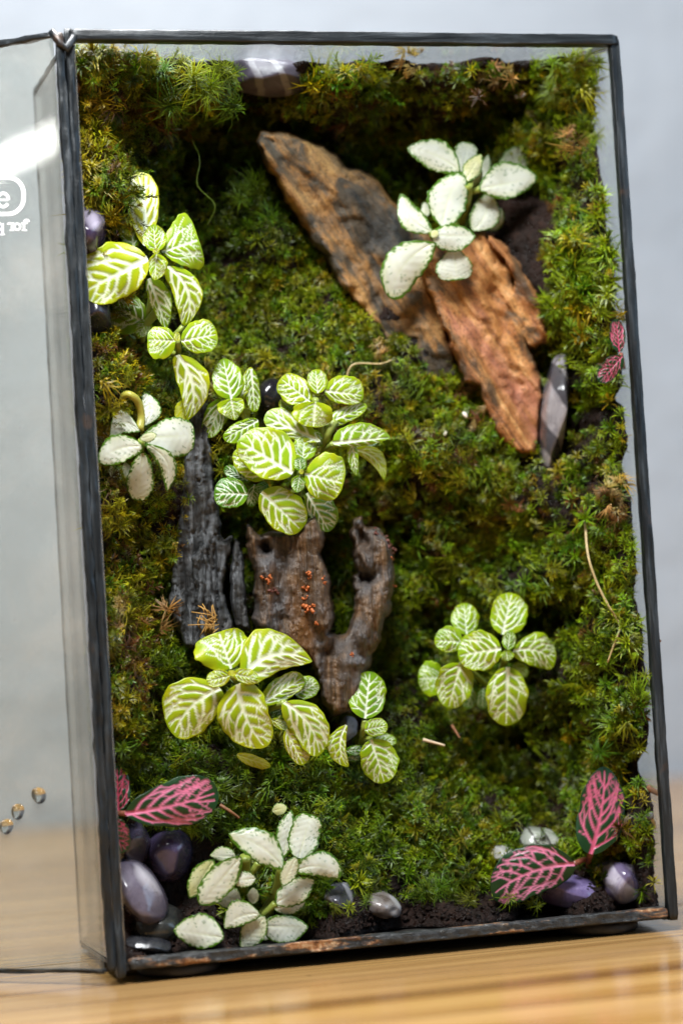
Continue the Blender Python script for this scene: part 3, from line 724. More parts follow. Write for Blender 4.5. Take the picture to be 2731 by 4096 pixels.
relief('stump', fork_poly, .020, .027, M_DW, fork, 6, 22, ridges([
    (W6([(595, 150), (660, 320), (665, 640)]), 38, .0035), (W6([(930, 120), (915, 300), (950, 480), (965, 640)]), 46, .0055),
    (W6([(765, 200), (770, 620)]), 34, -.0030), (W6([(660, 235), (668, 262)]), 22, -.0110), (W6([(1165, 160), (1185, 215)]), 18, -.0070),
    (W6([(1290, 230), (1300, 420), (1250, 560), (1180, 720)]), 40, .0050), (W6([(1150, 410), (1215, 400)]), 26, -.0070), (W6([(1165, 275), (1215, 380)]), 12, .0040),
    (W6([(985, 800), (1000, 1080)]), 20, -.0030), (W6([(1100, 860), (1050, 1060)]), 40, .0030), (W6([(1060, 700), (1020, 780)]), 26, -.0050)]), .0012, 10, 12, .5, .0006)
def lump(name, px, py, d, rx, ry, rz, material, parent=None, seed=0, amp=.18, ang=0.0, nu=20, nv=12, freq=1.6, flat=1.0, label=None, cat=None, group=None):
    """noise-shaped pebble; rx, ry in photo pixels, rz in metres"""
    c = P(px, py, d); s = (d - CAM[1]) / FPX * 1.02
    V = []; F = []
    e1 = RB[0]; e2 = -RB[1]; e3 = RB[2]
    pts = [(0, 0, 1)]
    for i in range(1, nv):
        th = math.pi * i / nv
        for j in range(nu):
            ph = 2 * math.pi * j / nu
            pts.append((math.sin(th) * math.cos(ph), math.sin(th) * math.sin(ph), math.cos(th)))
    pts.append((0, 0, -1)); pts = np.array(pts)
    r = 1 + amp * fbm(pts * freq + seed * 7.7, seed, 2)
    sup = np.sign(pts) * np.abs(pts) ** flat
    q = sup * r[:, None]
    if nu > 30:
        rf = np.random.default_rng(seed * 13 + 1)
        for _ in range(9):
            nk = rf.normal(0, 1, 3); nk /= np.linalg.norm(nk); ex_ = q @ nk - rf.uniform(.76, .93)
            sf = np.where(ex_ > 0, ex_ - .10 * np.tanh(ex_ / .10), 0)      # rounded-off facet
            q = q - (np.maximum(ex_, 0) * .80)[:, None] * nk
    ca, sa = math.cos(ang), math.sin(ang)
    x = q[:, 0] * rx * s; y = q[:, 1] * ry * s; z = q[:, 2] * rz
    x, y = x * ca - y * sa, x * sa + y * ca
    Vb = c + x[:, None] * e1 + y[:, None] * e2 + z[:, None] * e3
    for j in range(nu): F.append((0, 1 + j, 1 + (j + 1) % nu))
    for i in range(nv - 2):
        for j in range(nu):
            a = 1 + i * nu
            F.append((a + j, a + nu + j, a + nu + (j + 1) % nu, a + (j + 1) % nu))
    L = len(pts) - 1; a = 1 + (nv - 2) * nu
    for j in range(nu): F.append((a + j, L, a + (j + 1) % nu))
    o = obj_at(name, world(Vb), F, material, parent, fixn=True)
    if label: tag(o, label, cat, group)
    return o
M_ORANGE = m_simple('orange_fungus', (.40, .105, .022), .6, .4, 500, .6)
M_RED = m_simple('red_brown_crumb', (.10, .028, .016), .7, .5, 500, .8)
for (x, y, r, mm_) in ((690, 395, 13, 0), (680, 420, 16, 0), (655, 405, 10, 0), (705, 470, 14, 1), (735, 480, 11, 1), (885, 380, 13, 0), (900, 405, 14, 0), (870, 455, 12, 0), (885, 480, 13, 0), (880, 510, 11, 0), (872, 550, 16, 0), (905, 560, 19, 0), (925, 548, 12, 0), (890, 580, 14, 0), (968, 410, 9, 0), (974, 430, 11, 0), (935, 640, 12, 0), (1290, 205, 22, 1), (1310, 235, 24, 1), (1250, 170, 13, 1), (1325, 270, 15, 1), (1330, 300, 12, 0), (1120, 810, 9, 0), (1340, 450, 9, 0)):
    qx, qy = W6([(x, y)])[0]
    for kk in range(4):
        ax_, ay_ = qx + random.gauss(0, r * .42), qy + random.gauss(0, r * .5); rr_ = r / 1.3067 * random.uniform(.30, .75)
        lump('crumb', ax_, ay_, surf_d('stump', ax_, ay_) + .0004, rr_, rr_ * random.uniform(.8, 1.7), .0011, M_RED if mm_ else M_ORANGE, fork, int(x) + kk, .45, random.random() * 3, 8, 6, 2.5)

# ------------------------------------------------------------------ tumbled stones
VIO = (.060, .045, .095); DKV = (.014, .011, .026)
pm = lambda *a, **k: m_pebble(*a, **k)
STN = [
 (1072, 308, 168, 66, .014, .034, .05, pm('smoky_violet', (.030, .025, .036), (.095, .082, .110), (.16, .15, .17), (0, .4, .2), 40, .25, .22), 'long smoky violet tumbled stone tucked under the top edge of the glass', .10),
 (362, 930, 62, 96, .012, .016, .1, pm('deep_amethyst', DKV, (.075, .050, .110), (.30, .27, .34), (.6, .3, .9), 22, .08), 'dark amethyst stone on the left rim above the big round veined leaf', .08),
 (378, 1262, 66, 78, .012, .022, .2, pm('black_violet', (.006, .006, .010), (.026, .024, .038), None), 'blackish tumbled stone on the left rim under the big round veined leaf', .10),
 (1082, 1590, 56, 74, .010, .034, .3, pm('black_glassy', (.004, .004, .006), (.02, .018, .022), None), 'glossy black stone between the two lime veined plants', .10),
 (2215, 1665, 54, 235, .014, .028, .10, pm('banded_quartz', (.13, .12, .13), (.30, .28, .29), (.045, .042, .048), (.1, .55, .2), 22, .42), 'tall grey and white banded stone beside the rusty rock tip', .10),
 (1392, 2915, 34, 44, .008, .033, .2, pm('pale_grey_stone', (.26, .25, .31), (.42, .41, .48), None), 'small pale grey stone at the foot of the forked driftwood', .12),
 (520, 3370, 86, 100, .014, .024, .2, pm('ink_violet', (.008, .008, .014), (.040, .034, .058), None), 'near black violet stone behind the small pink leaf at lower left', .10),
 (682, 3415, 86, 100, .014, .024, .1, pm('dusky_purple', (.018, .014, .032), (.055, .042, .085), None), 'round dusky purple stone at lower left beside the white plant', .08),
 (562, 3570, 74, 140, .014, .0145, -.55, pm('banded_amethyst', (.060, .050, .072), (.15, .13, .165), (.36, .34, .37), (.3, .75, .5), 17, .22), 'mauve tumbled stone with a pale band leaning in the lower left corner', .07),
 (625, 3700, 108, 82, .012, .018, .2, pm('charcoal_stone', (.008, .009, .009), (.035, .036, .032), None), 'flat charcoal stone below the banded mauve one in the lower left corner', .10),
 (575, 3775, 88, 34, .008, .010, .05, pm('wet_black', (.008, .009, .012), (.05, .05, .055), None), 'low wet black pebble against the bottom bead, lower left corner', .18),
 (1352, 3592, 56, 58, .010, .016, .3, pm('glassy_grey', (.015, .016, .022), (.085, .085, .10), (.25, .25, .28), (.5, .3, .2), 40, .14), 'small glassy dark grey stone on the soil right of the white plant', .18),
 (1522, 3620, 72, 44, .010, .019, .35, pm('brown_quartz', (.06, .035, .025), (.30, .28, .27), (.40, .39, .39), (.4, .5, .2), 26, .30), 'brown and white quartz pebble half buried near the bottom bead', .16),
 (2160, 3365, 78, 56, .010, .030, .1, pm('spotted_white', (.20, .22, .18), (.40, .42, .37), (.07, .07, .06), (.3, .3, .3), 70, .18), 'white stone with dark spots behind the horizontal pink veined leaf', .14),
 (2010, 3412, 48, 32, .008, .028, .2, pm('milk_white', (.28, .28, .26), (.46, .45, .43), None), 'small milk white stone left of the spotted one behind the pink leaf', .12),
 (2270, 3562, 122, 66, .014, .0185, .10, pm('amethyst', (.065, .045, .130), (.19, .15, .29), (.55, .52, .60), (.2, 1.2, .4), 13, .25), 'purple amethyst stone with a white end under the horizontal pink leaf', .10),
 (2478, 3525, 88, 92, .014, .0165, -.5, pm('chevron_amethyst', (.20, .17, .26), (.50, .47, .54), (.12, .095, .17), (.2, .7, .4), 30, .35), 'white and violet chevron amethyst in the lower right corner', .16),
]
for i, (px, py, rx, ry, rz, d, ang, mt_, lb, amp) in enumerate(STN):
    lump('tumbled_stone', px, py, d + rz * .3, rx * 1.12, ry * 1.12, rz, mt_, None, i + 1, amp, -ang, 48, 30, 1.1, .95, lb, 'stone', 'tumbled stones')

# ------------------------------------------------------------------ nerve plants: leaves with a grown vein network
CROPS = {'A': (200, 600, 1.96), 'B': (700, 1300, 1.568), 'D': (350, 1500, 3.136), 'E': (1450, 450, 1.5678), 'F': (550, 2000, 1.3067), 'H': (1600, 2200, 1.96), 'I': (300, 2900, 1.3067), 'K': (1500, 2900, 1.2738), 'L': (2231, 900, 1.68)}
def leaf_grid(big):
    ns, nt = (58, 37) if big else (36, 23)
    tt = np.linspace(-1, 1, nt)
    return ns, nt, (1 - np.cos(np.linspace(.045, math.pi - .045, ns))) / 2, np.sign(tt) * np.abs(tt) ** .86
def prof(s, p, q):
    mx = (p / (p + q)) ** p * (q / (p + q)) ** q
    return np.clip(s, 0, 1) ** p * np.clip(1 - s, 0, 1) ** q / mx
def grow_veins(asp_l, asp_r, p, q, kind, r, vw):
    """segments (x0,y0,x1,y1,w0,w1) in leaf space, x along the midrib 0..1, y lateral"""
    segs = []
    hw = lambda x, sd: prof(np.array(x), p, q) * (asp_r if sd > 0 else asp_l)
    def run(x, y, ang, sd, w0, w1, lim, curve, maxlen=1.2):
        pts = [(x, y)]; L = 0
        while L < maxlen:
            x += .03 * math.cos(ang); y += sd * .03 * math.sin(ang); L += .03
            ang = max(.18, ang - curve) + r.uniform(-.10, .10)
            if x > .955 or x < .02 or abs(y) > lim * float(hw(min(max(x, 0), 1), sd)): break
            pts.append((x, y))
        n = len(pts)
        for i in range(n - 1):
            f0, f1 = i / max(1, n - 1), (i + 1) / max(1, n - 1)
            segs.append((*pts[i], *pts[i + 1], w0 + (w1 - w0) * f0, w0 + (w1 - w0) * f1))
        return pts
    wm = .026 * vw * (1.2 if kind == 'lime' else .85)
    for i in range(20):
        a, b = i / 20 * .95, (i + 1) / 20 * .95
        segs.append((a, 0, b, 0, wm * (1.15 - .85 * a), wm * (1.15 - .85 * b)))
    n = {'lime': 5, 'pink': 6}[kind]; vw = vw * (1.16 if kind == 'lime' else .78)
    for sd in (-1, 1):
        asp = asp_r if sd > 0 else asp_l
        prev = None
        for k in range(n):
            x0 = .04 + .80 * (k + .25 * r.random() + (.0 if sd > 0 else .35)) / n
            ang = (1.12 if asp > .3 else .85) * (1 - .35 * k / n) + r.uniform(-.08, .08)
            w0 = vw * (.021 - .007 * k / n)
            pts = run(x0, 0, ang, sd, w0, w0 * .42, .90 if kind == 'lime' else .95, .035 if asp > .3 else .045)
            m_ = len(pts)
            if m_ > 5:
                for fr, off in ((.42, .60), (.66, -.45)) if kind == 'lime' else ((.35, .6), (.60, -.45), (.72, .6)):
                    if r.random() < .8:
                        i = int(fr * (m_ - 1)); a0 = math.atan2(abs(pts[min(i + 1, m_ - 1)][1] - pts[i - 1][1]), pts[min(i + 1, m_ - 1)][0] - pts[i - 1][0])
                        run(pts[i][0], pts[i][1], a0 + off, sd, w0 * .62, w0 * .30, .92, .02, .30)
                if prev is not None and len(prev) > 5:
                    for fr in (.30, .58, .8) if kind == 'pink' else (.55,):
                        if r.random() < (.85 if kind == 'pink' else .35):
                            a = pts[int(fr * (m_ - 1))]; b = prev[min(len(prev) - 1, int((fr + r.uniform(.05, .2)) * (len(prev) - 1)))]
                            mid = ((a[0] + b[0]) / 2 + r.uniform(-.02, .02), (a[1] + b[1]) / 2 + r.uniform(-.02, .02))
                            segs.append((*a, *mid, w0 * .42, w0 * .34)); segs.append((*mid, *b, w0 * .34, w0 * .42))
            prev = pts
    return np.array(segs)
def seg_field(xy, segs, soft):
    v = np.zeros(len(xy))
    for x0, y0, x1, y1, w0, w1 in segs:
        d, t = seg_dist(xy, np.array([x0, y0]), np.array([x1, y1]))
        v = np.maximum(v, np.clip((w0 + (w1 - w0) * t - d) / soft + .5, 0, 1))
    return v
def leaf(plant, kind, crop, bx, by, tx, ty, wl, wr, dc, b=0, p=.5, q=.5, z=0, dr=5, cup=2.5, ti=.75, vw=1.0, seed=0, plain=0.0, name='leaf'):
    ox, oy, sc = CROPS[crop]
    base = np.array([ox + bx / sc, oy + by / sc]); tip = np.array([ox + tx / sc, oy + ty / sc])
    wl, wr, b = wl / sc, wr / sc, b / sc
    if kind == 'white':
        wl, wr = wl * 1.28, wr * 1.28
        if p == .5: p = .70
        if q == .5: q = .80
    r = random.Random(seed * 131 + int(bx * 7 + by * 3))
    d = tip - base; L = np.linalg.norm(d); d = d / L; n = np.array([-d[1], d[0]])
    NS, NT, S_, T_ = leaf_grid(L > 105)
    s, t = np.meshgrid(S_, T_, indexing='ij')
    pr = prof(s, p, q)
    lat = np.where(t > 0, t * wr, t * wl) * pr
    wob = 1 + .035 * np.sin(s * r.uniform(9, 16) + r.uniform(0, 6)) + .02 * np.sin(s * r.uniform(22, 34) + np.sign(t) * 2)
    if kind == 'white': wob = wob + .03 * np.sin(s * 46 + np.sign(t) * 1.3)
    lat = lat * (1 + (wob - 1) * np.abs(t) ** 2)
    px = base[0] + d[0] * s * L + n[0] * (lat + b * 4 * s * (1 - s))
    py = base[1] + d[1] * s * L + n[1] * (lat + b * 4 * s * (1 - s))
    aspl, aspr = wl / L, wr / L
    xy = np.stack([s.ravel(), (np.where(t > 0, t * aspr, t * aspl) * pr).ravel()], 1)
    if kind == 'white':
        ed = (1 - np.abs(t).ravel()) * pr.ravel() * np.where(t.ravel() > 0, aspr, aspl)
        ed = np.minimum(ed, .9 * (1 - s.ravel()) + .004)
        ns = vnoise(np.c_[xy * 34, np.full(len(xy), seed)], seed)
        mask = np.clip((.042 + .034 * ns - ed) / .013 + .5, 0, 1)
        sg = []
        for _ in range(r.randint(20, 46)):
            x = r.uniform(.12, .95); sd = r.choice((-1, 1)); a_ = aspr if sd > 0 else aspl
            y = sd * (1 - abs(r.gauss(0, .42))) * .86 * float(prof(np.array(x), p, q)) * a_
            if y * sd < .04: continue
            an = .75; l_ = r.uniform(.012, .038)
            sg.append((x, y, x + l_ * math.cos(an), y + sd * l_ * math.sin(an), .010, .004))
        if sg: mask = np.maximum(mask, .85 * seg_field(xy, sg, .014))
    else:
        sg = grow_veins(aspl, aspr, p, q, kind, r, vw)
        mask = seg_field(xy, sg, .013 if L > 105 else .022)
        if plain: mask = mask * (1 - plain)
    # real relief: droop towards the tip, arched sides, blisters between the veins, a sunken midrib
    hwid = (wl + wr) / 2 / 12300; Lm = L / 12300
    dep = dc + z * .001 + dr * .040 * Lm * s ** 1.8 + cup * .055 * hwid * (np.abs(t) * pr) ** 2 * np.where(t > 0, 1.25, .8) + .16 * hwid * np.sin(s * r.uniform(4, 8) + np.sign(t) * r.uniform(0, 3) + r.uniform(0, 6)) * np.abs(t) ** 1.5 * pr
    puff = (mask if kind != 'white' else np.clip(1 - np.abs(np.sin(s * 24 + np.abs(t) * 5)), 0, 1).ravel() * .25).reshape(s.shape)
    dep = dep + .00035 * puff + .00025 * np.exp(-(t * 9) ** 2) * (1 - s)
    # close the tiny ends
    B_ = P(px.ravel(), py.ravel(), dep.ravel())
    F = []
    for i in range(NS - 1):
        for j in range(NT - 1): F.append((i * NT + j, (i + 1) * NT + j, (i + 1) * NT + j + 1, i * NT + j + 1))
    o = obj_at(name, world(B_), F, M_LEAF[kind], plant)
    me = o.data
    a = me.attributes.new('mask', 'FLOAT', 'POINT'); a.data.foreach_set('value', mask.astype(np.float32))
    tv = np.full(len(mask), ti) + .10 * vnoise(np.c_[xy * 5, np.full(len(xy), seed)], seed + 2)
    if kind == 'lime': tv = tv + .10 * np.clip(np.abs(t).ravel() - .6, 0, 1) * 2
    if kind == 'white':
        ln = np.exp(-(xy[:, 1] / .012) ** 2) * np.clip(1.1 - s.ravel(), 0, 1)
        vn = np.clip(np.sin((s.ravel() - np.abs(xy[:, 1]) * 1.1) * 44) - .80, 0, 1) * 3.0 * (1 - np.abs(t).ravel() * .5)
        rim = np.clip(np.maximum(np.clip((.16 - ed) / .13, 0, 1) ** 1.5, np.maximum(ln * .9, vn * .5)), 0, 1)
        a = me.attributes.new('rim', 'FLOAT', 'POINT'); a.data.foreach_set('value', rim.astype(np.float32))
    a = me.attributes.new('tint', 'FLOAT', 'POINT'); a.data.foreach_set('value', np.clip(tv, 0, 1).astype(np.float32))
    so = o.modifiers.new('thickness', 'SOLIDIFY'); so.thickness = .00016; so.offset = 0
    return o
def stem(plant, crop, pts, rad, material=None, name='stem', k=14):
    ox, oy, sc = CROPS[crop]
    w = np.array([PW(ox + x / sc, oy + y / sc, d) for x, y, d in pts])
    sp = smooth_path(w, k)
    rr = np.linspace(rad, rad * .75, k)
    v, f = tube(sp, rr, 8)
    return obj_at(name, v, f, material or M_STEM, plant, fixn=True)
def grow(plant, kind, crop, dc, rows):
    for i, (g, kw) in enumerate(rows):
        kw = dict(kw); d = kw.pop('d', dc)
        leaf(plant, kind, crop, *g, d, seed=i + len(plant.name), **kw)

# --- lime plant on the left rim
pA = root('nerve_plant', PW(560, 1300, .03), 'tall lime nerve plant with bold white veins against the left bead', 'plant', 'lime nerve plants')
grow(pA, 'lime', 'A', .018, [
 ((765, 848, 258, 1120, 190, 262), dict(z=-5, dr=3, ti=.86, vw=1.15, p=.5, q=.42)),
 ((745, 755, 690, 176, 140, 125), dict(z=3, dr=6, ti=.98, p=.75, q=.36, b=25)),
 ((660, 760, 600, 440, 100, 88), dict(z=6, dr=4, ti=.55)),
 ((830, 795, 812, 583, 90, 95), dict(z=-6, dr=2, ti=.72, vw=.9, q=.6)),
 ((878, 800, 1168, 705, 235, 215), dict(z=-3, dr=5, ti=.68, p=.85, q=.25, cup=4)),
 ((835, 815, 822, 1020, 95, 58), dict(z=-6, dr=3, ti=.74, vw=.9, q=.7)),
 ((925, 912, 1060, 1378, 112, 118), dict(z=-2, dr=6, ti=.76, b=-95, q=.6)),
 ((775, 1008, 908, 1405, 112, 62), dict(z=1, dr=6, ti=.62, b=-10, q=.8)),
 ((735, 1352, 470, 1200, 180, 150), dict(z=10, dr=5, ti=.55)),
 ((780, 1330, 690, 1460, 60, 60), dict(z=9, dr=4, ti=.6)),
 ((985, 1495, 765, 1490, 150, 108), dict(z=-2, dr=4, ti=.72, p=.4, q=.3)),
 ((1030, 1498, 1312, 1445, 140, 128), dict(z=-2, dr=4, ti=.72, p=.55, q=.4)),
 ((1000, 1608, 1082, 2118, 140, 112), dict(z=0, dr=7, ti=.82, b=-80, q=.75, vw=1.05)),
 ((1060, 1960, 1035, 2135, 60, 70), dict(z=6, dr=2, ti=1.0, plain=.8)),
 ((995, 1500, 1000, 1430, 26, 26), dict(z=-5, dr=1, ti=.95)),
 ((835, 815, 830, 770, 26, 26), dict(z=-8, dr=1, ti=.95)),
])
stem(pA, 'A', [(830, 800, .014), (820, 1000, .022), (760, 1350, .030), (720, 1500, .036)], .0012)
stem(pA, 'A', [(1000, 1490, .017), (990, 1600, .024), (760, 1480, .036)], .0011)
stem(pA, 'A', [(1060, 1360, .022), (1000, 1430, .022), (930, 1480, .028)], .0010)
stem(pA, 'A', [(850, 1260, .026), (760, 1360, .028), (690, 1460, .034)], .0016)
# --- small lime plant
pB = root('nerve_plant', PW(930, 1650, .04), 'small lime nerve plant left of the glossy black stone', 'plant', 'lime nerve plants')
grow(pB, 'lime', 'B', .024, [
 ((355, 462, 302, 210, 98, 98), dict(z=-3, dr=4, ti=.60, q=.65, vw=.9)),
 ((418, 445, 478, 265, 32, 38), dict(z=1, dr=3, ti=.78)),
 ((478, 275, 500, 545, 44, 46), dict(z=0, dr=5, ti=.62, q=.4)),
 ((352, 462, 376, 596, 78, 98), dict(z=-4, dr=5, ti=.72, p=.35, q=.8)),
 ((300, 470, 200, 705, 72, 72), dict(z=4, dr=5, ti=.52, p=.4)),
 ((425, 515, 452, 592, 34, 34), dict(z=7, dr=2, ti=.95, plain=.7)),
])
stem(pB, 'B', [(370, 460, .022), (400, 520, .032), (430, 580, .042)], .0011)
# --- the big lime plant in the middle
pC = root('nerve_plant', PW(1200, 1950, .04), 'bushy lime nerve plant growing above the forked driftwood', 'plant', 'lime nerve plants')
grow(pC, 'lime', 'B', .016, [
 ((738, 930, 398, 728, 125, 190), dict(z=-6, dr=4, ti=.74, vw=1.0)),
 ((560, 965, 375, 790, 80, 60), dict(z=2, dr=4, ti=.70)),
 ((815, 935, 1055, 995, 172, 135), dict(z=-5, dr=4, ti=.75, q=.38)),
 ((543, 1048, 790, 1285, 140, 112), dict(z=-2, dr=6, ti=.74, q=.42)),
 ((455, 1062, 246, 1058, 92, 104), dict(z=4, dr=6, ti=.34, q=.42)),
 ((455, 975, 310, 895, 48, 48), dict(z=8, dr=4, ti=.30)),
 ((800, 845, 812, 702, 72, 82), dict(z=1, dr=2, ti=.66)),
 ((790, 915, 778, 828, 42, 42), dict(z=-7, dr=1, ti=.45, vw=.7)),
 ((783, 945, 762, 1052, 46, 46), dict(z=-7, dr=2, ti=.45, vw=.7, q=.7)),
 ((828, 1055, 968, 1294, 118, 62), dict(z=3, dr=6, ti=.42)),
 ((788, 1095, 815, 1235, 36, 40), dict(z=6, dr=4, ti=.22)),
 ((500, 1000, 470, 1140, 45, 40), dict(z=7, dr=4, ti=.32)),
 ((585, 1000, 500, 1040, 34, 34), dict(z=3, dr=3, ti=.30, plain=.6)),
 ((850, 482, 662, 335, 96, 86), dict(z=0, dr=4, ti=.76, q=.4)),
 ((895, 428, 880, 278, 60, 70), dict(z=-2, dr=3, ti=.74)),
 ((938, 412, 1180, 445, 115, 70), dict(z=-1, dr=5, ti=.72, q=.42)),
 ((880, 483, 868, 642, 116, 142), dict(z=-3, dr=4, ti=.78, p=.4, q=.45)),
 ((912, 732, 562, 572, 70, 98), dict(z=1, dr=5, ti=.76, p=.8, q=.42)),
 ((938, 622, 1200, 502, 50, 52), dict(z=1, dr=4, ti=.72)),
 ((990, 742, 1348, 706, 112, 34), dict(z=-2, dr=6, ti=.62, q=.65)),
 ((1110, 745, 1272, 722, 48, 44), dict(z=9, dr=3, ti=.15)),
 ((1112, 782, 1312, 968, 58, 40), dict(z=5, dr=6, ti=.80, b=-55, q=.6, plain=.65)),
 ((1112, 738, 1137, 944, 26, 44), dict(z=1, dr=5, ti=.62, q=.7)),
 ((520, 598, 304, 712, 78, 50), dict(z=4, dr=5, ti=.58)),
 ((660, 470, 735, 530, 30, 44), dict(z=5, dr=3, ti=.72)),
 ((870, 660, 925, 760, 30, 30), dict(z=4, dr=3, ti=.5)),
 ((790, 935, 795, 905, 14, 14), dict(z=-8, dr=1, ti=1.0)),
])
stem(pC, 'B', [(785, 935, .012), (780, 1040, .026), (760, 1180, .042)], .0013)
stem(pC, 'B', [(1000, 600, .018), (955, 690, .018), (935, 790, .026), (900, 900, .040)], .0016)
stem(pC, 'B', [(880, 470, .015), (900, 560, .026), (930, 740, .034)], .0012)
stem(pC, 'B', [(990, 745, .017), (950, 780, .022), (930, 830, .034)], .0010)
# --- white plant on the left rim
pD = root('nerve_plant', PW(560, 1830, .03), 'white nerve plant with a curled yellow leaf against the left bead', 'plant', 'white nerve plants')
grow(pD, 'white', 'D', .014, [
 ((658, 697, 282, 790, 105, 135), dict(z=-2, dr=6, ti=.25, b=145)),
 ((705, 900, 140, 1080, 138, 145), dict(z=-5, dr=5, ti=.25, b=68, q=.6)),
 ((690, 785, 1345, 755, 185, 210), dict(z=-1, dr=7, ti=.25, p=.7, q=.36)),
 ((658, 800, 868, 745, 44, 56), dict(z=-7, dr=2, ti=.62, q=.7)),
 ((720, 868, 1005, 1455, 88, 92), dict(z=-3, dr=8, ti=.26, b=-150, q=.7)),
 ((700, 960, 638, 1575, 135, 132), dict(z=1, dr=8, ti=.24, q=.42)),
 ((330, 1105, 335, 1435, 88, 88), dict(z=8, dr=5, ti=.42)),
 ((470, 1090, 532, 1335, 55, 56), dict(z=8, dr=5, ti=.45)),
 ((700, 645, 712, 210, 100, 108), dict(z=2, dr=6, ti=.24, b=88)),
 ((290, 735, 60, 895, 66, 70), dict(z=7, dr=4, ti=.08)),
])
stem(pD, 'D', [(655, 690, .013), (675, 520, .014), (640, 350, .012), (560, 260, .010), (480, 245, .011), (445, 310, .013), (478, 385, .015)], .0014, m_simple('yellow_curl', (.34, .32, .045), .45, .3, 250), 'curled_leaf', 26)
stem(pD, 'D', [(680, 830, .012), (670, 950, .022), (640, 1150, .034)], .0013)
# --- white plant on the rock
pE = root('nerve_plant', PW(1880, 950, .05), 'white nerve plant with dark green edges growing over the slate rock', 'plant', 'white nerve plants')
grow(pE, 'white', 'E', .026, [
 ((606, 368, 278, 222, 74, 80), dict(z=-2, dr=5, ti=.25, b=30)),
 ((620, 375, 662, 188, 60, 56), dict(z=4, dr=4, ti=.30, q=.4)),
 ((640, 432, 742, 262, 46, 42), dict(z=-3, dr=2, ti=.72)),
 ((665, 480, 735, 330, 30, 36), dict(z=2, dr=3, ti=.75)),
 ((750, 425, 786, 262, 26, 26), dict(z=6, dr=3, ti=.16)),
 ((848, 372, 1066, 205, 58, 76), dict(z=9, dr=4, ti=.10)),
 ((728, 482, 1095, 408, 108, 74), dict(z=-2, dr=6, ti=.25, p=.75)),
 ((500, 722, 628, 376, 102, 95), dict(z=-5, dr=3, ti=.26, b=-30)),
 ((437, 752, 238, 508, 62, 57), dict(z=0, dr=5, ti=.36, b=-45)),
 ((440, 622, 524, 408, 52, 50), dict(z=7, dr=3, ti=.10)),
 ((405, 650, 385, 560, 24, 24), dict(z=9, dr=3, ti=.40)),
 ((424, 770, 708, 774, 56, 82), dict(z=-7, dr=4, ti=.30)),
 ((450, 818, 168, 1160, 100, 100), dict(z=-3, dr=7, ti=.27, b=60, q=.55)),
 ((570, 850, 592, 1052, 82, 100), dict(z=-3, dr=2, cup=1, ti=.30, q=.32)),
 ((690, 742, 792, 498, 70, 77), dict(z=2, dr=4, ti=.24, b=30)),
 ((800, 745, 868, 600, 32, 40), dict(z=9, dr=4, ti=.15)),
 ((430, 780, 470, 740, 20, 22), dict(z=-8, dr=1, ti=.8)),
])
stem(pE, 'E', [(650, 440, .024), (640, 560, .030), (610, 690, .040), (590, 800, .050)], .0024)
stem(pE, 'E', [(735, 480, .026), (690, 495, .028), (655, 510, .034)], .0012)
stem(pE, 'E', [(440, 770, .022), (560, 720, .034), (600, 700, .044)], .0016)
# --- lime plant in front of the bark
pF = root('nerve_plant', PW(930, 2950, .035), 'broad leaved lime nerve plant in front of the driftwood, lower left', 'plant', 'lime nerve plants')
grow(pF, 'lime', 'F', .014, [
 ((432, 985, 190, 1228, 132, 158), dict(z=-2, dr=5, ti=.80, b=38, vw=1.1)),
 ((525, 962, 668, 1292, 126, 142), dict(z=-4, dr=5, ti=.80, b=30, q=.55, p=.42, vw=1.1)),
 ((490, 882, 425, 690, 160, 130), dict(z=-2, dr=5, ti=.78, p=.55, q=.3, vw=1.1)),
 ((545, 930, 912, 842, 150, 100), dict(z=-4, dr=5, ti=.80, b=-80, q=.75, p=.4, vw=1.25)),
 ((482, 918, 362, 952, 42, 50), dict(z=-7, dr=2, ti=.82, vw=.9)),
 ((502, 908, 634, 940, 44, 36), dict(z=-7, dr=2, ti=.82, vw=.9)),
 ((648, 1062, 868, 925, 70, 56), dict(z=2, dr=4, ti=.70, q=.4)),
 ((826, 1020, 940, 950, 62, 56), dict(z=6, dr=4, ti=.58, q=.4)),
 ((768, 1058, 952, 1332, 96, 96), dict(z=-1, dr=6, ti=.76, b=-42, q=.48)),
 ((778, 1200, 866, 1384, 78, 46), dict(z=3, dr=5, ti=.84)),
 ((702, 1150, 795, 1192, 26, 28), dict(z=5, dr=2, ti=.80)),
 ((765, 1090, 700, 1115, 24, 24), dict(z=9, dr=2, ti=.25)),
 ((492, 920, 498, 890, 22, 22), dict(z=-9, dr=1, ti=1.0, plain=.8)),
])
stem(pF, 'F', [(495, 910, .011), (560, 1000, .022), (600, 1150, .036)], .0014)
stem(pF, 'F', [(770, 1062, .014), (720, 1080, .020), (640, 1120, .034)], .0013)
# --- small lime plant right of the driftwood foot
pG = root('nerve_plant', PW(1470, 2960, .04), 'small three leaved lime nerve plant right of the driftwood foot', 'plant', 'lime nerve plants')
grow(pG, 'lime', 'F', .022, [
 ((1188, 1142, 1214, 896, 100, 98), dict(z=-3, dr=4, ti=.52, vw=.85)),
 ((1186, 1202, 1306, 1180, 52, 46), dict(z=-5, dr=2, ti=.62)),
 ((1220, 1252, 1290, 1478, 108, 90), dict(z=-3, dr=5, ti=.66)),
 ((1222, 1262, 1352, 1262, 44, 30), dict(z=3, dr=3, ti=.55)),
 ((1090, 1176, 1098, 1394, 30, 68), dict(z=-2, dr=4, ti=.80, b=36)),
 ((1088, 1312, 1192, 1300, 24, 28), dict(z=4, dr=2, ti=.35)),
 ((1090, 1350, 1170, 1345, 18, 20), dict(z=6, dr=2, ti=.2)),
])
stem(pG, 'F', [(1188, 1150, .020), (1180, 1210, .022), (1160, 1290, .034)], .0012)
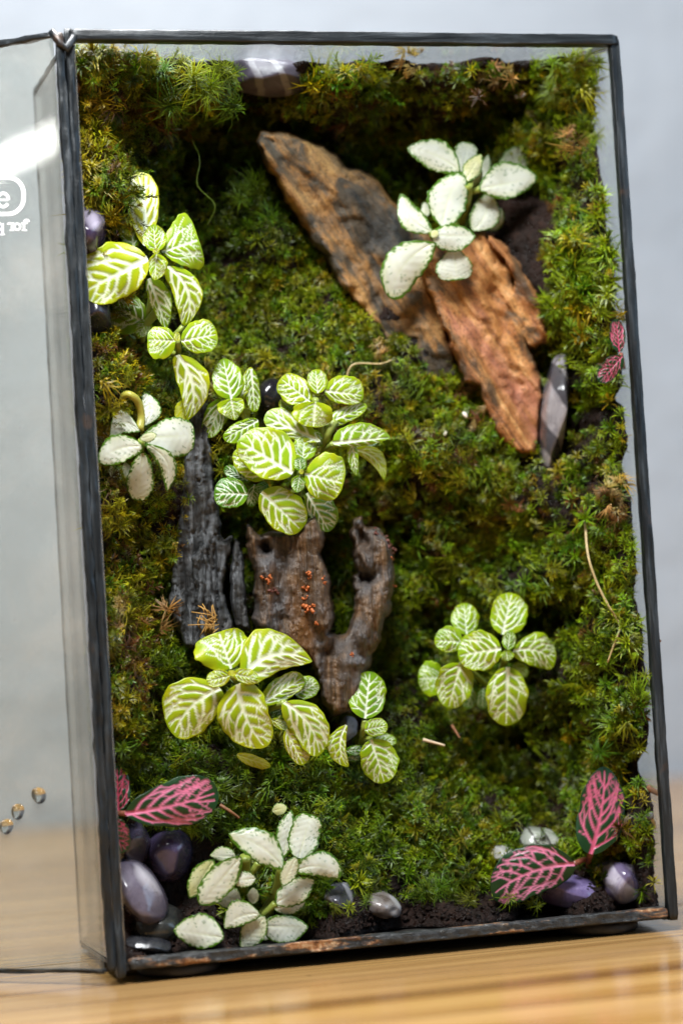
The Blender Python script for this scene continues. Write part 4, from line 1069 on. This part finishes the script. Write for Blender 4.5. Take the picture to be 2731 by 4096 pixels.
stem(pG, 'F', [(1220, 1250, .021), (1190, 1250, .024), (1150, 1290, .034)], .0010)
# --- lime plant at the right
pH = root('nerve_plant', PW(2030, 2750, .045), 'lime nerve plant standing alone in the moss at middle right', 'plant', 'lime nerve plants')
grow(pH, 'lime', 'H', .028, [
 ((788, 772, 454, 832, 148, 172), dict(z=-5, dr=5, ti=.70, vw=1.15)),
 ((800, 662, 872, 336, 130, 165), dict(z=-1, dr=6, ti=.68, vw=1.05)),
 ((885, 792, 1210, 885, 145, 122), dict(z=-3, dr=6, ti=.66, b=-52, q=.42, vw=1.05)),
 ((842, 918, 828, 1378, 165, 165), dict(z=-3, dr=6, ti=.72, vw=1.05)),
 ((472, 890, 378, 1238, 142, 152), dict(z=0, dr=6, ti=.70, p=.42)),
 ((345, 1000, 140, 1012, 145, 140), dict(z=7, dr=4, ti=.62, plain=.25)),
 ((520, 662, 498, 416, 112, 108), dict(z=4, dr=5, ti=.66)),
 ((482, 722, 268, 712, 88, 122), dict(z=1, dr=5, ti=.66, p=.42)),
 ((842, 782, 862, 636, 55, 56), dict(z=-7, dr=2, ti=.52, vw=.75)),
 ((828, 790, 842, 868, 56, 52), dict(z=-7, dr=3, ti=.62, vw=.75)),
 ((565, 1080, 520, 1244, 60, 60), dict(z=13, dr=4, ti=.35, plain=.5)),
 ((650, 1090, 640, 1250, 52, 52), dict(z=12, dr=4, ti=.35, plain=.4)),
 ((880, 900, 990, 990, 62, 62), dict(z=10, dr=3, ti=.6, plain=.5)),
 ((600, 600, 520, 680, 40, 40), dict(z=6, dr=3, ti=.6)),
])
stem(pH, 'H', [(838, 800, .022), (800, 920, .034), (740, 1080, .050)], .0014)
stem(pH, 'H', [(480, 890, .028), (560, 960, .036), (680, 1060, .048)], .0012)
# --- white plant at the bottom
pI = root('nerve_plant', PW(1000, 3690, .02), 'bushy white nerve plant at the bottom front beside the dark stones', 'plant', 'white nerve plants')
grow(pI, 'white', 'I', .0065, [
 ((868, 690, 652, 938, 62, 64), dict(z=-2, dr=5, ti=.34, q=.6)),
 ((725, 705, 598, 905, 42, 50), dict(z=3, dr=5, ti=.78)),
 ((842, 692, 706, 682, 22, 42), dict(z=4, dr=3, ti=.42)),
 ((945, 802, 815, 818, 32, 36), dict(z=-1, dr=3, ti=.36)),
 ((872, 925, 726, 888, 44, 52), dict(z=4, dr=4, ti=.22)),
 ((1088, 748, 802, 570, 62, 68), dict(z=-4, dr=4, ti=.27, b=34)),
 ((1092, 692, 1132, 446, 48, 28), dict(z=2, dr=4, ti=.24)),
 ((1168, 695, 1232, 468, 66, 62), dict(z=0, dr=5, ti=.27, p=.38, q=.3)),
 ((1138, 768, 1392, 778, 64, 44), dict(z=-3, dr=5, ti=.27, b=-34, q=.4)),
 ((1155, 690, 1082, 845, 34, 34), dict(z=-6, dr=2, ti=.40)),
 ((1048, 932, 1250, 808, 54, 56), dict(z=-1, dr=4, ti=.25)),
 ((1042, 962, 1205, 925, 28, 38), dict(z=3, dr=3, ti=.20)),
 ((968, 990, 780, 1062, 36, 72), dict(z=-3, dr=4, ti=.27, b=25)),
 ((992, 1000, 868, 1166, 52, 50), dict(z=-1, dr=4, ti=.46)),
 ((972, 1050, 1220, 1056, 48, 72), dict(z=0, dr=4, ti=.24)),
 ((778, 1112, 516, 1072, 58, 84), dict(z=-3, dr=4, ti=.28)),
 ((930, 935, 932, 848, 26, 26), dict(z=3, dr=2, ti=.10)),
 ((960, 1085, 1030, 1110, 24, 24), dict(z=4, dr=2, ti=.10)),
 ((1030, 450, 1110, 430, 26, 26), dict(z=6, dr=2, ti=.85)),
])
stem(pI, 'I', [(1090, 740, .010), (1060, 860, .014), (985, 990, .017), (900, 1060, .022)], .0022)
stem(pI, 'I', [(1140, 760, .009), (1090, 790, .011), (1060, 860, .014)], .0014)
stem(pI, 'I', [(890, 690, .013), (885, 790, .018), (880, 900, .024)], .0020)
stem(pI, 'I', [(1048, 932, .010), (1000, 980, .012), (950, 1030, .016)], .0013)
stem(pI, 'I', [(960, 720, .016), (920, 780, .018), (890, 830, .022)], .0012)
# --- pink plants
pJ = root('nerve_plant', PW(475, 3260, .02), 'pink veined nerve plant pressed into the lower left against the bead', 'plant', 'pink nerve plants')
grow(pJ, 'pink', 'I', .012, [
 ((262, 463, 748, 350, 135, 118), dict(z=-3, dr=3, ti=.68, b=16, p=.7, q=.42)),
 ((228, 455, 222, 215, 66, 66), dict(z=1, dr=3, ti=.12, vw=1.05)),
 ((196, 480, 250, 668, 66, 62), dict(z=-1, dr=3, ti=.18, vw=1.05)),
])
stem(pJ, 'I', [(270, 463, .011), (225, 462, .013), (190, 480, .018)], .0010, M_PSTEM)
pK = root('nerve_plant', PW(2350, 3470, .03), 'two leaved pink veined nerve plant above the amethysts, lower right', 'plant', 'pink nerve plants')
grow(pK, 'pink', 'K', .010, [
 ((1095, 658, 1166, 212, 118, 124), dict(z=-2, dr=4, ti=.45, b=20, q=.6)),
 ((1014, 708, 596, 866, 120, 142), dict(z=-2, dr=4, ti=.85, b=38, q=.42)),
])
stem(pK, 'K', [(1010, 708, .012), (1050, 690, .015), (1085, 680, .022)], .0010, M_PSTEM)
stem(pK, 'K', [(1096, 655, .012), (1088, 680, .016), (1080, 740, .024)], .0011, M_PSTEM)
pL = root('nerve_plant', PW(2480, 1410, .03), 'tiny pink nerve plant of two leaves against the right glass', 'plant', 'pink nerve plants')
grow(pL, 'pink', 'L', .0015, [
 ((410, 852, 388, 632, 54, 50), dict(z=0, dr=3, ti=.30, vw=1.1)),
 ((428, 882, 276, 1056, 60, 70), dict(z=-2, dr=3, ti=.34, vw=1.1)),
])
stem(pL, 'L', [(420, 870, .0015), (430, 900, .004), (440, 960, .012)], .0008, M_PSTEM)
# fallen yellow leaf
CROPS['Y'] = (550, 2000, 1.3067)
fl = root('fallen_leaf', PW(1010, 3030, .03), 'withered yellow leaf lying under the broad leaved lime plant', 'leaf')
leaf(fl, 'lime', 'Y', 520, 1330, 694, 1392, 28, 34, .024, ti=1.0, plain=.85, seed=4, name='blade')

# ------------------------------------------------------------------ moss: shoots of fine curved leaflets over the bed
def shoot_template(r, blades, length, width, recurve, spread, stemh, arc=None):
    V = []; F = []; G = []
    for k in range(blades):
        f = k / blades
        az = k * 2.39996 + r.uniform(-.3, .3)
        if arc: az = r.uniform(-arc, arc)
        el = math.radians(spread[0] + (spread[1] - spread[0]) * f + r.uniform(-9, 9))
        L = length * (1.05 - .45 * f) * r.uniform(.8, 1.15); w = width * r.uniform(.75, 1.2)
        b = np.array([0, 0, stemh * f])
        dr_ = np.array([math.cos(az) * math.cos(el), math.sin(az) * math.cos(el), math.sin(el)])
        sd = np.array([-math.sin(az), math.cos(az), 0])
        dn = np.array([0, 0, -1.0])
        rc = recurve * r.uniform(.5, 1.4); tw = r.uniform(-.25, .25)
        p2 = b + dr_ * L * .56 + dn * L * rc * .18 + sd * L * tw * .3
        p3 = b + dr_ * L * .96 + dn * L * rc * 1.0 + sd * L * tw
        i = len(V)
        V += [b - sd * w * .4, b + sd * w * .4, p2 - sd * w * .46, p2 + sd * w * .46, p3]
        F += [(i, i + 1, i + 3), (i, i + 3, i + 2), (i + 2, i + 3, i + 4)]
        G += [(0, f, r.uniform(-1, 1)), (0, f, 0), (.6, f, 0), (.6, f, 0), (1, f, 0)]
    return np.array(V), np.array(F, np.int32), np.array(G)
rt = random.Random(5)
TPL = {
 'plume': [shoot_template(rt, 34, .0034, .00036, .30, (8, 70), .0072) for _ in range(8)],
 'comb': [shoot_template(rt, 24, .0062, .00040, .85, (5, 70), .0050, 1.1) for _ in range(8)],
 'star': [shoot_template(rt, 30, .0056, .00042, .38, (0, 82), .0026) for _ in range(14)],
 'fine': [shoot_template(rt, 20, .0034, .00032, .25, (10, 85), .0016) for _ in range(8)],
 'long': [shoot_template(rt, 36, .0150, .00052, .55, (-8, 80), .003) for _ in range(6)],
}
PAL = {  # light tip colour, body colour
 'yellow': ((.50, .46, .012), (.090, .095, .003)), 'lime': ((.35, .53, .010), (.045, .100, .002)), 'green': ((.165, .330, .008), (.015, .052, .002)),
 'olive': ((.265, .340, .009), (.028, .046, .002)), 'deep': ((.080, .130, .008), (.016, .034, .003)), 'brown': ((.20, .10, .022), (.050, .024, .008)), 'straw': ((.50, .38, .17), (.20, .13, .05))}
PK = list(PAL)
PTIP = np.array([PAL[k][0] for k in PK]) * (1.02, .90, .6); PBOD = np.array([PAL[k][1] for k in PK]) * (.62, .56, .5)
BLOCK = [np.array(p, float) for p in (back_poly, front_poly, flake_poly, rear_poly, bark_poly, fork_poly)]
def region(px, py):
    """moss kind at a photo position: (template, palette weights, scale, density, moss object)"""
    if px < 470 + .03 * py and py < 2950: return 'star', dict(yellow=.50, olive=.30, green=.12, brown=.08), 1.05, 1.0, 0
    if px > 2080 + .07 * py - (120 if py < 900 else 0): return 'star', dict(lime=.46, green=.30, yellow=.12, olive=.09, brown=.03), 1.12, 1.0, 1
    if py < 520: return 'star', dict(olive=.40, green=.34, yellow=.10, brown=.10, deep=.06), .95, 1.0, 2
    if py > 2950 and px < 1750: return 'star', dict(green=.56, lime=.18, olive=.14, deep=.12), .92, 1.15, 3
    if py > 2950: return 'star', dict(green=.30, olive=.34, lime=.20, yellow=.08, deep=.08), 1.0, 1.0, 3
    if py < 1000 and px < 1150: return 'fine', dict(green=.46, deep=.36, olive=.18), 1.0, 1.2, 4
    if py < 1480 and px < 1700: return 'fine', dict(lime=.34, olive=.34, green=.22, yellow=.10), 1.05, 1.35, 4
    if py < 2250: return 'star', dict(lime=.22, olive=.36, yellow=.18, green=.18, brown=.06), .80, 1.15, 5
    return 'star', dict(green=.42, olive=.28, lime=.14, deep=.14, brown=.02), .88, 1.05, 5
MOSS_LABEL = ['yellowish cushion moss along the left side of the terrarium', 'bright lime star moss along the right glass', 'dark olive moss band under the top edge', 'deep green feathery moss along the bottom front',
              'short fine moss left of the slate rock', 'mixed green moss carpet filling the middle right']
buf = {k: [[], [], [], 0] for k in range(6)}
def add_shoot(idx, kind, pos, axis, scale, pal, r, tipmix=1.0, az=None):
    Vt, Ft, Gt = TPL[kind][r.integers(len(TPL[kind]))]
    a = axis / np.linalg.norm(axis)
    h = np.array([1.0, 0, 0]) if abs(a[0]) < .8 else np.array([0, 0, 1.0])
    e1 = np.cross(a, h); e1 /= np.linalg.norm(e1); e2 = np.cross(a, e1)
    th = r.uniform(0, 6.283); c, s = math.cos(th), math.sin(th)
    M = np.stack([e1 * c + e2 * s, -e1 * s + e2 * c, a])
    V = pos + (Vt * scale) @ M
    k = PK.index(pal); br = r.uniform(.65, 1.35)
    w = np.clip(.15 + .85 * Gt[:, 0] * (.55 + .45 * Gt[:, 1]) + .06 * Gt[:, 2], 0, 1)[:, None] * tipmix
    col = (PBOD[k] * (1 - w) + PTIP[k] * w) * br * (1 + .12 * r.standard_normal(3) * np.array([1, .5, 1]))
    B = buf[idx]
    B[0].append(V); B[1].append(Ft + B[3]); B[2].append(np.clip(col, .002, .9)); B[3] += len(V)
N = 16000
us = rng.uniform(.0045, W - .0045, N * 3); vs = rng.uniform(.012, H - .006, N * 3)
ds = bed(us, vs)
pxs, pys = proj(np.stack([us, ds, vs], 1))
blocked = np.zeros(len(us), bool)
for poly in BLOCK: blocked |= inside(poly + (poly.mean(0) - poly) * .04, np.stack([pxs, pys], 1))
keepmask = ~blocked
# bare places: stones in the corners, the soil strip at the bottom
for (px, py, rx, ry, rz, d, ang, mt_, lb, amp) in STN:
    keepmask &= ((pxs - px) / (rx * .92)) ** 2 + ((pys - py) / (ry * .92)) ** 2 > 1
keepmask &= ~(pys > 3905 - .105 * pxs - 140 + 55 * np.clip((pxs - 1650) / 200, 0, 1) + 42 + 34 * np.sin(pxs / 90.) + 20 * np.sin(pxs / 37.))
keepmask &= ~((pxs < 900) & (pys > 3330))
eps = 1e-3
gu = (bed(us + eps, vs) - bed(us - eps, vs)) / (2 * eps); gv = (bed(us, vs + eps) - bed(us, vs - eps)) / (2 * eps)
patch = vnoise(np.stack([us * 60, vs * 60, np.zeros_like(us)], 1), 77)
patch4 = vnoise(np.stack([us * 36, vs * 36, np.full_like(us, 4.5)], 1), 80)
patch3 = vnoise(np.stack([us * 48, vs * 48, np.ones_like(us)], 1), 79)
patch2 = vnoise(np.stack([us * 130, vs * 130, np.zeros_like(us)], 1), 78)
made = 0
for i in np.nonzero(keepmask)[0]:
    if made >= N: break
    kind, pal, sc, dens, idx = region(pxs[i] + 60 * patch2[i], pys[i] + 60 * patch[i])
    if rng.random() > .46 * dens * (1.7 if pys[i] < 420 else 1): continue
    if patch[i] < -.72 and rng.random() < .7: continue            # gaps in the carpet
    ks = list(pal); wts = np.array([pal[k] for k in ks]); wts = wts * np.array([math.exp(1.6 * patch2[i] * (1 if k in ('lime', 'yellow') else -1 if k in ('deep', 'brown') else 0)) for k in ks]); wts /= wts.sum()
    pk = ks[rng.choice(len(ks), p=wts)]
    nrm = np.array([gu[i], -1.0, gv[i]]); nrm /= np.linalg.norm(nrm)
    ax = nrm + np.array([0, 0, .30]) + rng.normal(0, .42, 3)
    if ax[1] > -.15: ax[1] = -.15
    pos = np.array([us[i], ds[i] + .002, vs[i]]) + nrm * rng.uniform(-.0015, .0040)
    if kind == 'star':
        if patch3[i] > .30: kind = 'fine'; sc = sc * 1.1
        elif rng.random() < .5 + .5 * patch4[i]: kind = 'comb' if rng.random() < .45 else 'plume'
    s = sc * rng.choice([.55, .75, .9, 1.1, 1.35], p=[.2, .25, .28, .2, .07]) * rng.uniform(.85, 1.15) * (1 + .25 * patch2[i])
    # keep the tips inside the glass
    m_ = .0060 * s * (.6 if kind == 'fine' else 1.0)
    if rng.random() < .8:
        pos[0] = min(max(pos[0], .0036 + m_ * .3), W - .0036 - m_ * .12)
        pos[2] = min(pos[2], H - .0044 - m_ * .2)
    pos[1] = max(pos[1], .0012 + m_ * (.25 if pos[0] > W - .02 else .5))
    add_shoot(idx, kind, pos, ax, s, pk, rng); made += 1
# long haired tufts at top left, and drooping ones
for (px, py, d, sc, pal, ax) in [(640, 300, .018, .72, 'green', (-.3, -1, .5)), (770, 330, .016, .80, 'lime', (.0, -1, .25)), (830, 380, .015, .85, 'lime', (.35, -1, -.05)), (900, 420, .018, .72, 'green', (.6, -1, -.3)),
        (700, 400, .020, .7, 'green', (-.1, -1, -.2)), (740, 270, .021, .68, 'olive', (.1, -1, .6)), (860, 300, .021, .66, 'olive', (.4, -1, .3)), (600, 260, .022, .62, 'olive', (-.4, -1, .4)), (920, 330, .024, .6, 'green', (.5, -1, .2)),
        (1020, 740, .044, .55, 'green', (.4, -1, -.2)), (960, 800, .044, .5, 'green', (0, -1, 0)), (1080, 880, .040, .5, 'green', (.5, -1, -.4)),
        (2230, 280, .018, .55, 'lime', (0, -1, .4)), (2290, 380, .017, .62, 'lime', (.2, -1, .1)), (2330, 470, .018, .5, 'lime', (.1, -1, -.2)), (2190, 380, .022, .5, 'lime', (-.4, -1, .2)), (2380, 560, .018, .45, 'lime', (.1, -1, 0)),
        (2440, 2900, .013, .55, 'lime', (-.3, -1, .2)), (2400, 3010, .014, .5, 'green', (-.4, -1, -.3)), (2560, 2720, .010, .5, 'lime', (.1, -1, -.3)), (2490, 2560, .012, .45, 'lime', (.1, -1, .3)),
        (1780, 3560, .018, .5, 'green', (-.3, -1, .1)), (1860, 3600, .016, .45, 'olive', (.3, -1, .1)), (1700, 3560, .018, .5, 'green', (.1, -1, -.2)), (2050, 3590, .014, .42, 'lime', (0, -1, .3)), (2130, 3600, .014, .42, 'lime', (.2, -1, .2)), (1250, 3530, .018, .5, 'green', (.2, -1, -.5))]:
    b = P(px, py, d)
    idx = 2 if py < 700 and px < 1500 else 1 if px > 2150 and py < 3300 else 4 if py < 1000 else 3
    for k in range(3):
        add_shoot(idx, 'long', b + rng.normal(0, .0012, 3), np.array(ax, float) + rng.normal(0, .18, 3), sc * rng.uniform(.75, 1.1), pal, rng)
for (px, py, d, n_, sp_, idx, tpl, sc) in [(2262, 548, .013, 7, 16, 1, 'comb', .9), (1518, 1398, .034, 3, 8, 5, 'comb', .8), (2436, 1985, .006, 9, 22, 1, 'comb', .8), (2452, 2050, .006, 9, 20, 1, 'comb', .8), (640, 2460, .020, 5, 24, 0, 'comb', .9), (470, 2420, .012, 5, 22, 0, 'star', .8), (1900, 1690, .030, 5, 30, 5, 'comb', .7), (1650, 270, .018, 6, 30, 2, 'comb', .8), (2000, 300, .018, 6, 40, 2, 'star', .8)]:
    for k in range(n_):
        add_shoot(idx, tpl, P(px + rng.normal(0, sp_), py + rng.normal(0, sp_ * 1.3), d), np.array([rng.normal(0, .4), -1, .2 + rng.normal(0, .4)]), sc * rng.uniform(.7, 1.2), 'straw' if rng.random() < .75 else 'brown', rng)
for k in range(6):
    Vs, Fs, Cs, _ = buf[k]
    if not Vs: continue
    V = world(np.vstack(Vs)); F = np.vstack(Fs); col = np.vstack(Cs)
    org = V.mean(0)
    me = bpy.data.meshes.new('moss')
    me.vertices.add(len(V)); me.vertices.foreach_set('co', (V - org).astype(np.float32).ravel())
    me.loops.add(F.size); me.loops.foreach_set('vertex_index', F.ravel())
    me.polygons.add(len(F)); me.polygons.foreach_set('loop_start', np.arange(0, F.size, 3, dtype=np.int32))
    me.polygons.foreach_set('use_smooth', np.ones(len(F), bool))
    me.update(calc_edges=True)
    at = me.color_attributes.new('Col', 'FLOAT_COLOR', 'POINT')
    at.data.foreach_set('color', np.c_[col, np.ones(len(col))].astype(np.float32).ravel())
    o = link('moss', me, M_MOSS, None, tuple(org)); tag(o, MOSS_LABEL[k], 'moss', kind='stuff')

# ------------------------------------------------------------------ small debris
M_STRAW = m_simple('dry_straw', (.42, .32, .15), .5, .3, 300)
M_TWIG = m_simple('brown_twig', (.20, .085, .035), .6, .4, 300)
M_PALE = m_simple('pale_straw', (.55, .42, .28), .6, .25, 300)
M_HAIR = m_simple('wet_green_strand', (.16, .24, .03), .35, .3, 300)
def strand(name, pts, rad, material, label, cat, group=None, k=26):
    w = np.array([PW(*p) for p in pts]); v, f = tube(smooth_path(w, k), np.linspace(rad, rad * .6, k), 6)
    o = obj_at(name, v, f, material, fixn=True); tag(o, label, cat, group)
strand('straw_stem', [(2338, 2080, .014), (2350, 2220, .007), (2385, 2330, .006), (2430, 2420, .005), (2462, 2470, .005), (2478, 2512, .004), (2455, 2575, .005), (2428, 2650, .007)], .00050, M_STRAW, 'long kinked dry straw lying on the moss along the right side', 'straw', None, 40)
strand('twig', [(1690, 2958, .030), (1778, 2982, .028)], .0006, M_PALE, 'short pale straw bit on the moss right of the small lime plant', 'twig')
strand('twig', [(1805, 2900, .034), (1838, 2952, .032)], .0006, M_TWIG, 'short brown twig on the moss below the lone lime plant', 'twig')
strand('twig', [(880, 3220, .022), (920, 3245, .021), (957, 3272, .022)], .0007, M_TWIG, 'reddish twig on the moss right of the big pink leaf', 'twig')
strand('twig', [(2585, 3150, .009), (2640, 3180, .008)], .0012, M_TWIG, 'stubby brown twig by the right bead above the lower corner', 'twig')
strand('straw_stem', [(1380, 1560 - 20, .036), (1410, 1460, .034), (1520, 1455, .033), (1565, 1440, .034)], .0004, M_STRAW, 'thin yellow straw on the moss right of the bushy lime plant', 'straw')
strand('root_strand', [(770, 560, .040), (800, 640, .036), (790, 740, .036), (860, 820, .036), (830, 900, .040)], .00016, M_HAIR, 'thin green strand hanging in the hollow under the upper left tufts', 'root')
# dead brown moss tips on the bark
CROPS['T'] = (0, 0, 1)
db = root('dead_moss_tuft', PW(830, 2510, .03), 'dead ochre moss tuft stuck on the flat bark', 'moss tuft')
M_OCHRE = m_simple('ochre_dead_moss', (.36, .20, .045), .6, .4, 400)
for k in range(34):
    x, y = 830 + rng.normal(0, 14), 2515 + rng.normal(0, 22)
    stem(db, 'T', [(x, y, .024), (x + rng.normal(0, 12), y - 26 + rng.normal(0, 8), .018), (x + rng.normal(0, 26), y - 48 + rng.normal(0, 18), .019)], .00022, M_OCHRE, 'dry_leaflet', 6)
# soil crumbs along the bottom bead and in the right hand gap
Vc = []; Fc = []
base_pts = np.array([(0, 0, 1), (.94, 0, .33), (-.47, .82, .33), (-.47, -.82, .33), (.47, .82, -.33), (-.94, 0, -.33), (.47, -.82, -.33), (0, 0, -1)])
base_f = [(0, 1, 4), (0, 4, 2), (0, 2, 5), (0, 5, 3), (0, 3, 6), (0, 6, 1), (7, 4, 1), (7, 2, 4), (7, 5, 2), (7, 3, 5), (7, 6, 3), (7, 1, 6)]
for k in range(1500):
    if k < 950:
        u = rng.uniform(.006, W - .006); v = abs(rng.normal(0, .006)) + .0065
    elif k < 1250:
        u = W - .0045 - abs(rng.normal(0, .002)); v = rng.uniform(.02, H - .01)
    else:
        u = rng.uniform(.01, W - .01); v = H - .006 - abs(rng.normal(0, .002))
    d = float(bed(u, v)[0]) + .0022
    n0 = len(Vc); s = rng.uniform(.0004, .0013)
    R_ = Matrix.Rotation(rng.uniform(0, 6.28), 3, Vector(rng.normal(0, 1, 3)))
    for b in base_pts: Vc.append(world(np.array([u, d, v]) + np.array(R_ @ Vector(b * s * rng.uniform(.7, 1.3)))))
    Fc += [tuple(n0 + i for i in f) for f in base_f]
o = obj_at('soil_crumbs', Vc, Fc, M_SOIL, fixn=False, smooth=False); tag(o, 'wet brown soil crumbs along the bottom bead and the glass', 'soil', kind='stuff')

M_FLAKE = m_simple('pale_flake', (.60, .55, .46), .6, .3, 400)
lump('flake', 1858, 1659, .027, 9, 16, .0006, M_FLAKE, None, 3, .3, .5, 10, 7, 2.0, 1.0, 'small white flake on the moss left of the rusty rock tip', 'debris')
lump('flake', 1782, 1732, .027, 8, 13, .0005, M_FLAKE, None, 4, .3, -.6, 10, 7, 2.0, 1.0, 'small cream flake on the moss below the white flake', 'debris')
lump('flake', 2627, 2564, .0003, 15, 10, .0009, M_TWIG, None, 5, .45, .2, 10, 7, 2.4, 1.0, 'rusty crumb stuck on the right hand bead', 'debris')
mush = root('mushroom', PW(2610, 3290, .006), 'tiny grey capped mushroom on a white stalk by the right bead', 'mushroom')
lump('cap', 2597, 3265, .003, 17, 17, .0011, m_simple('grey_cap', (.10, .10, .10), .6, .6, 1500, .8), mush, 2, .1, 0, 16, 10, 1.5)
vv_, ff_ = tube(smooth_path(np.array([PW(2600, 3270, .0038), PW(2612, 3285, .005), PW(2616, 3310, .007)]), 8), .0007, 8)
obj_at('stalk', vv_, ff_, M_FLAKE, mush, fixn=True)
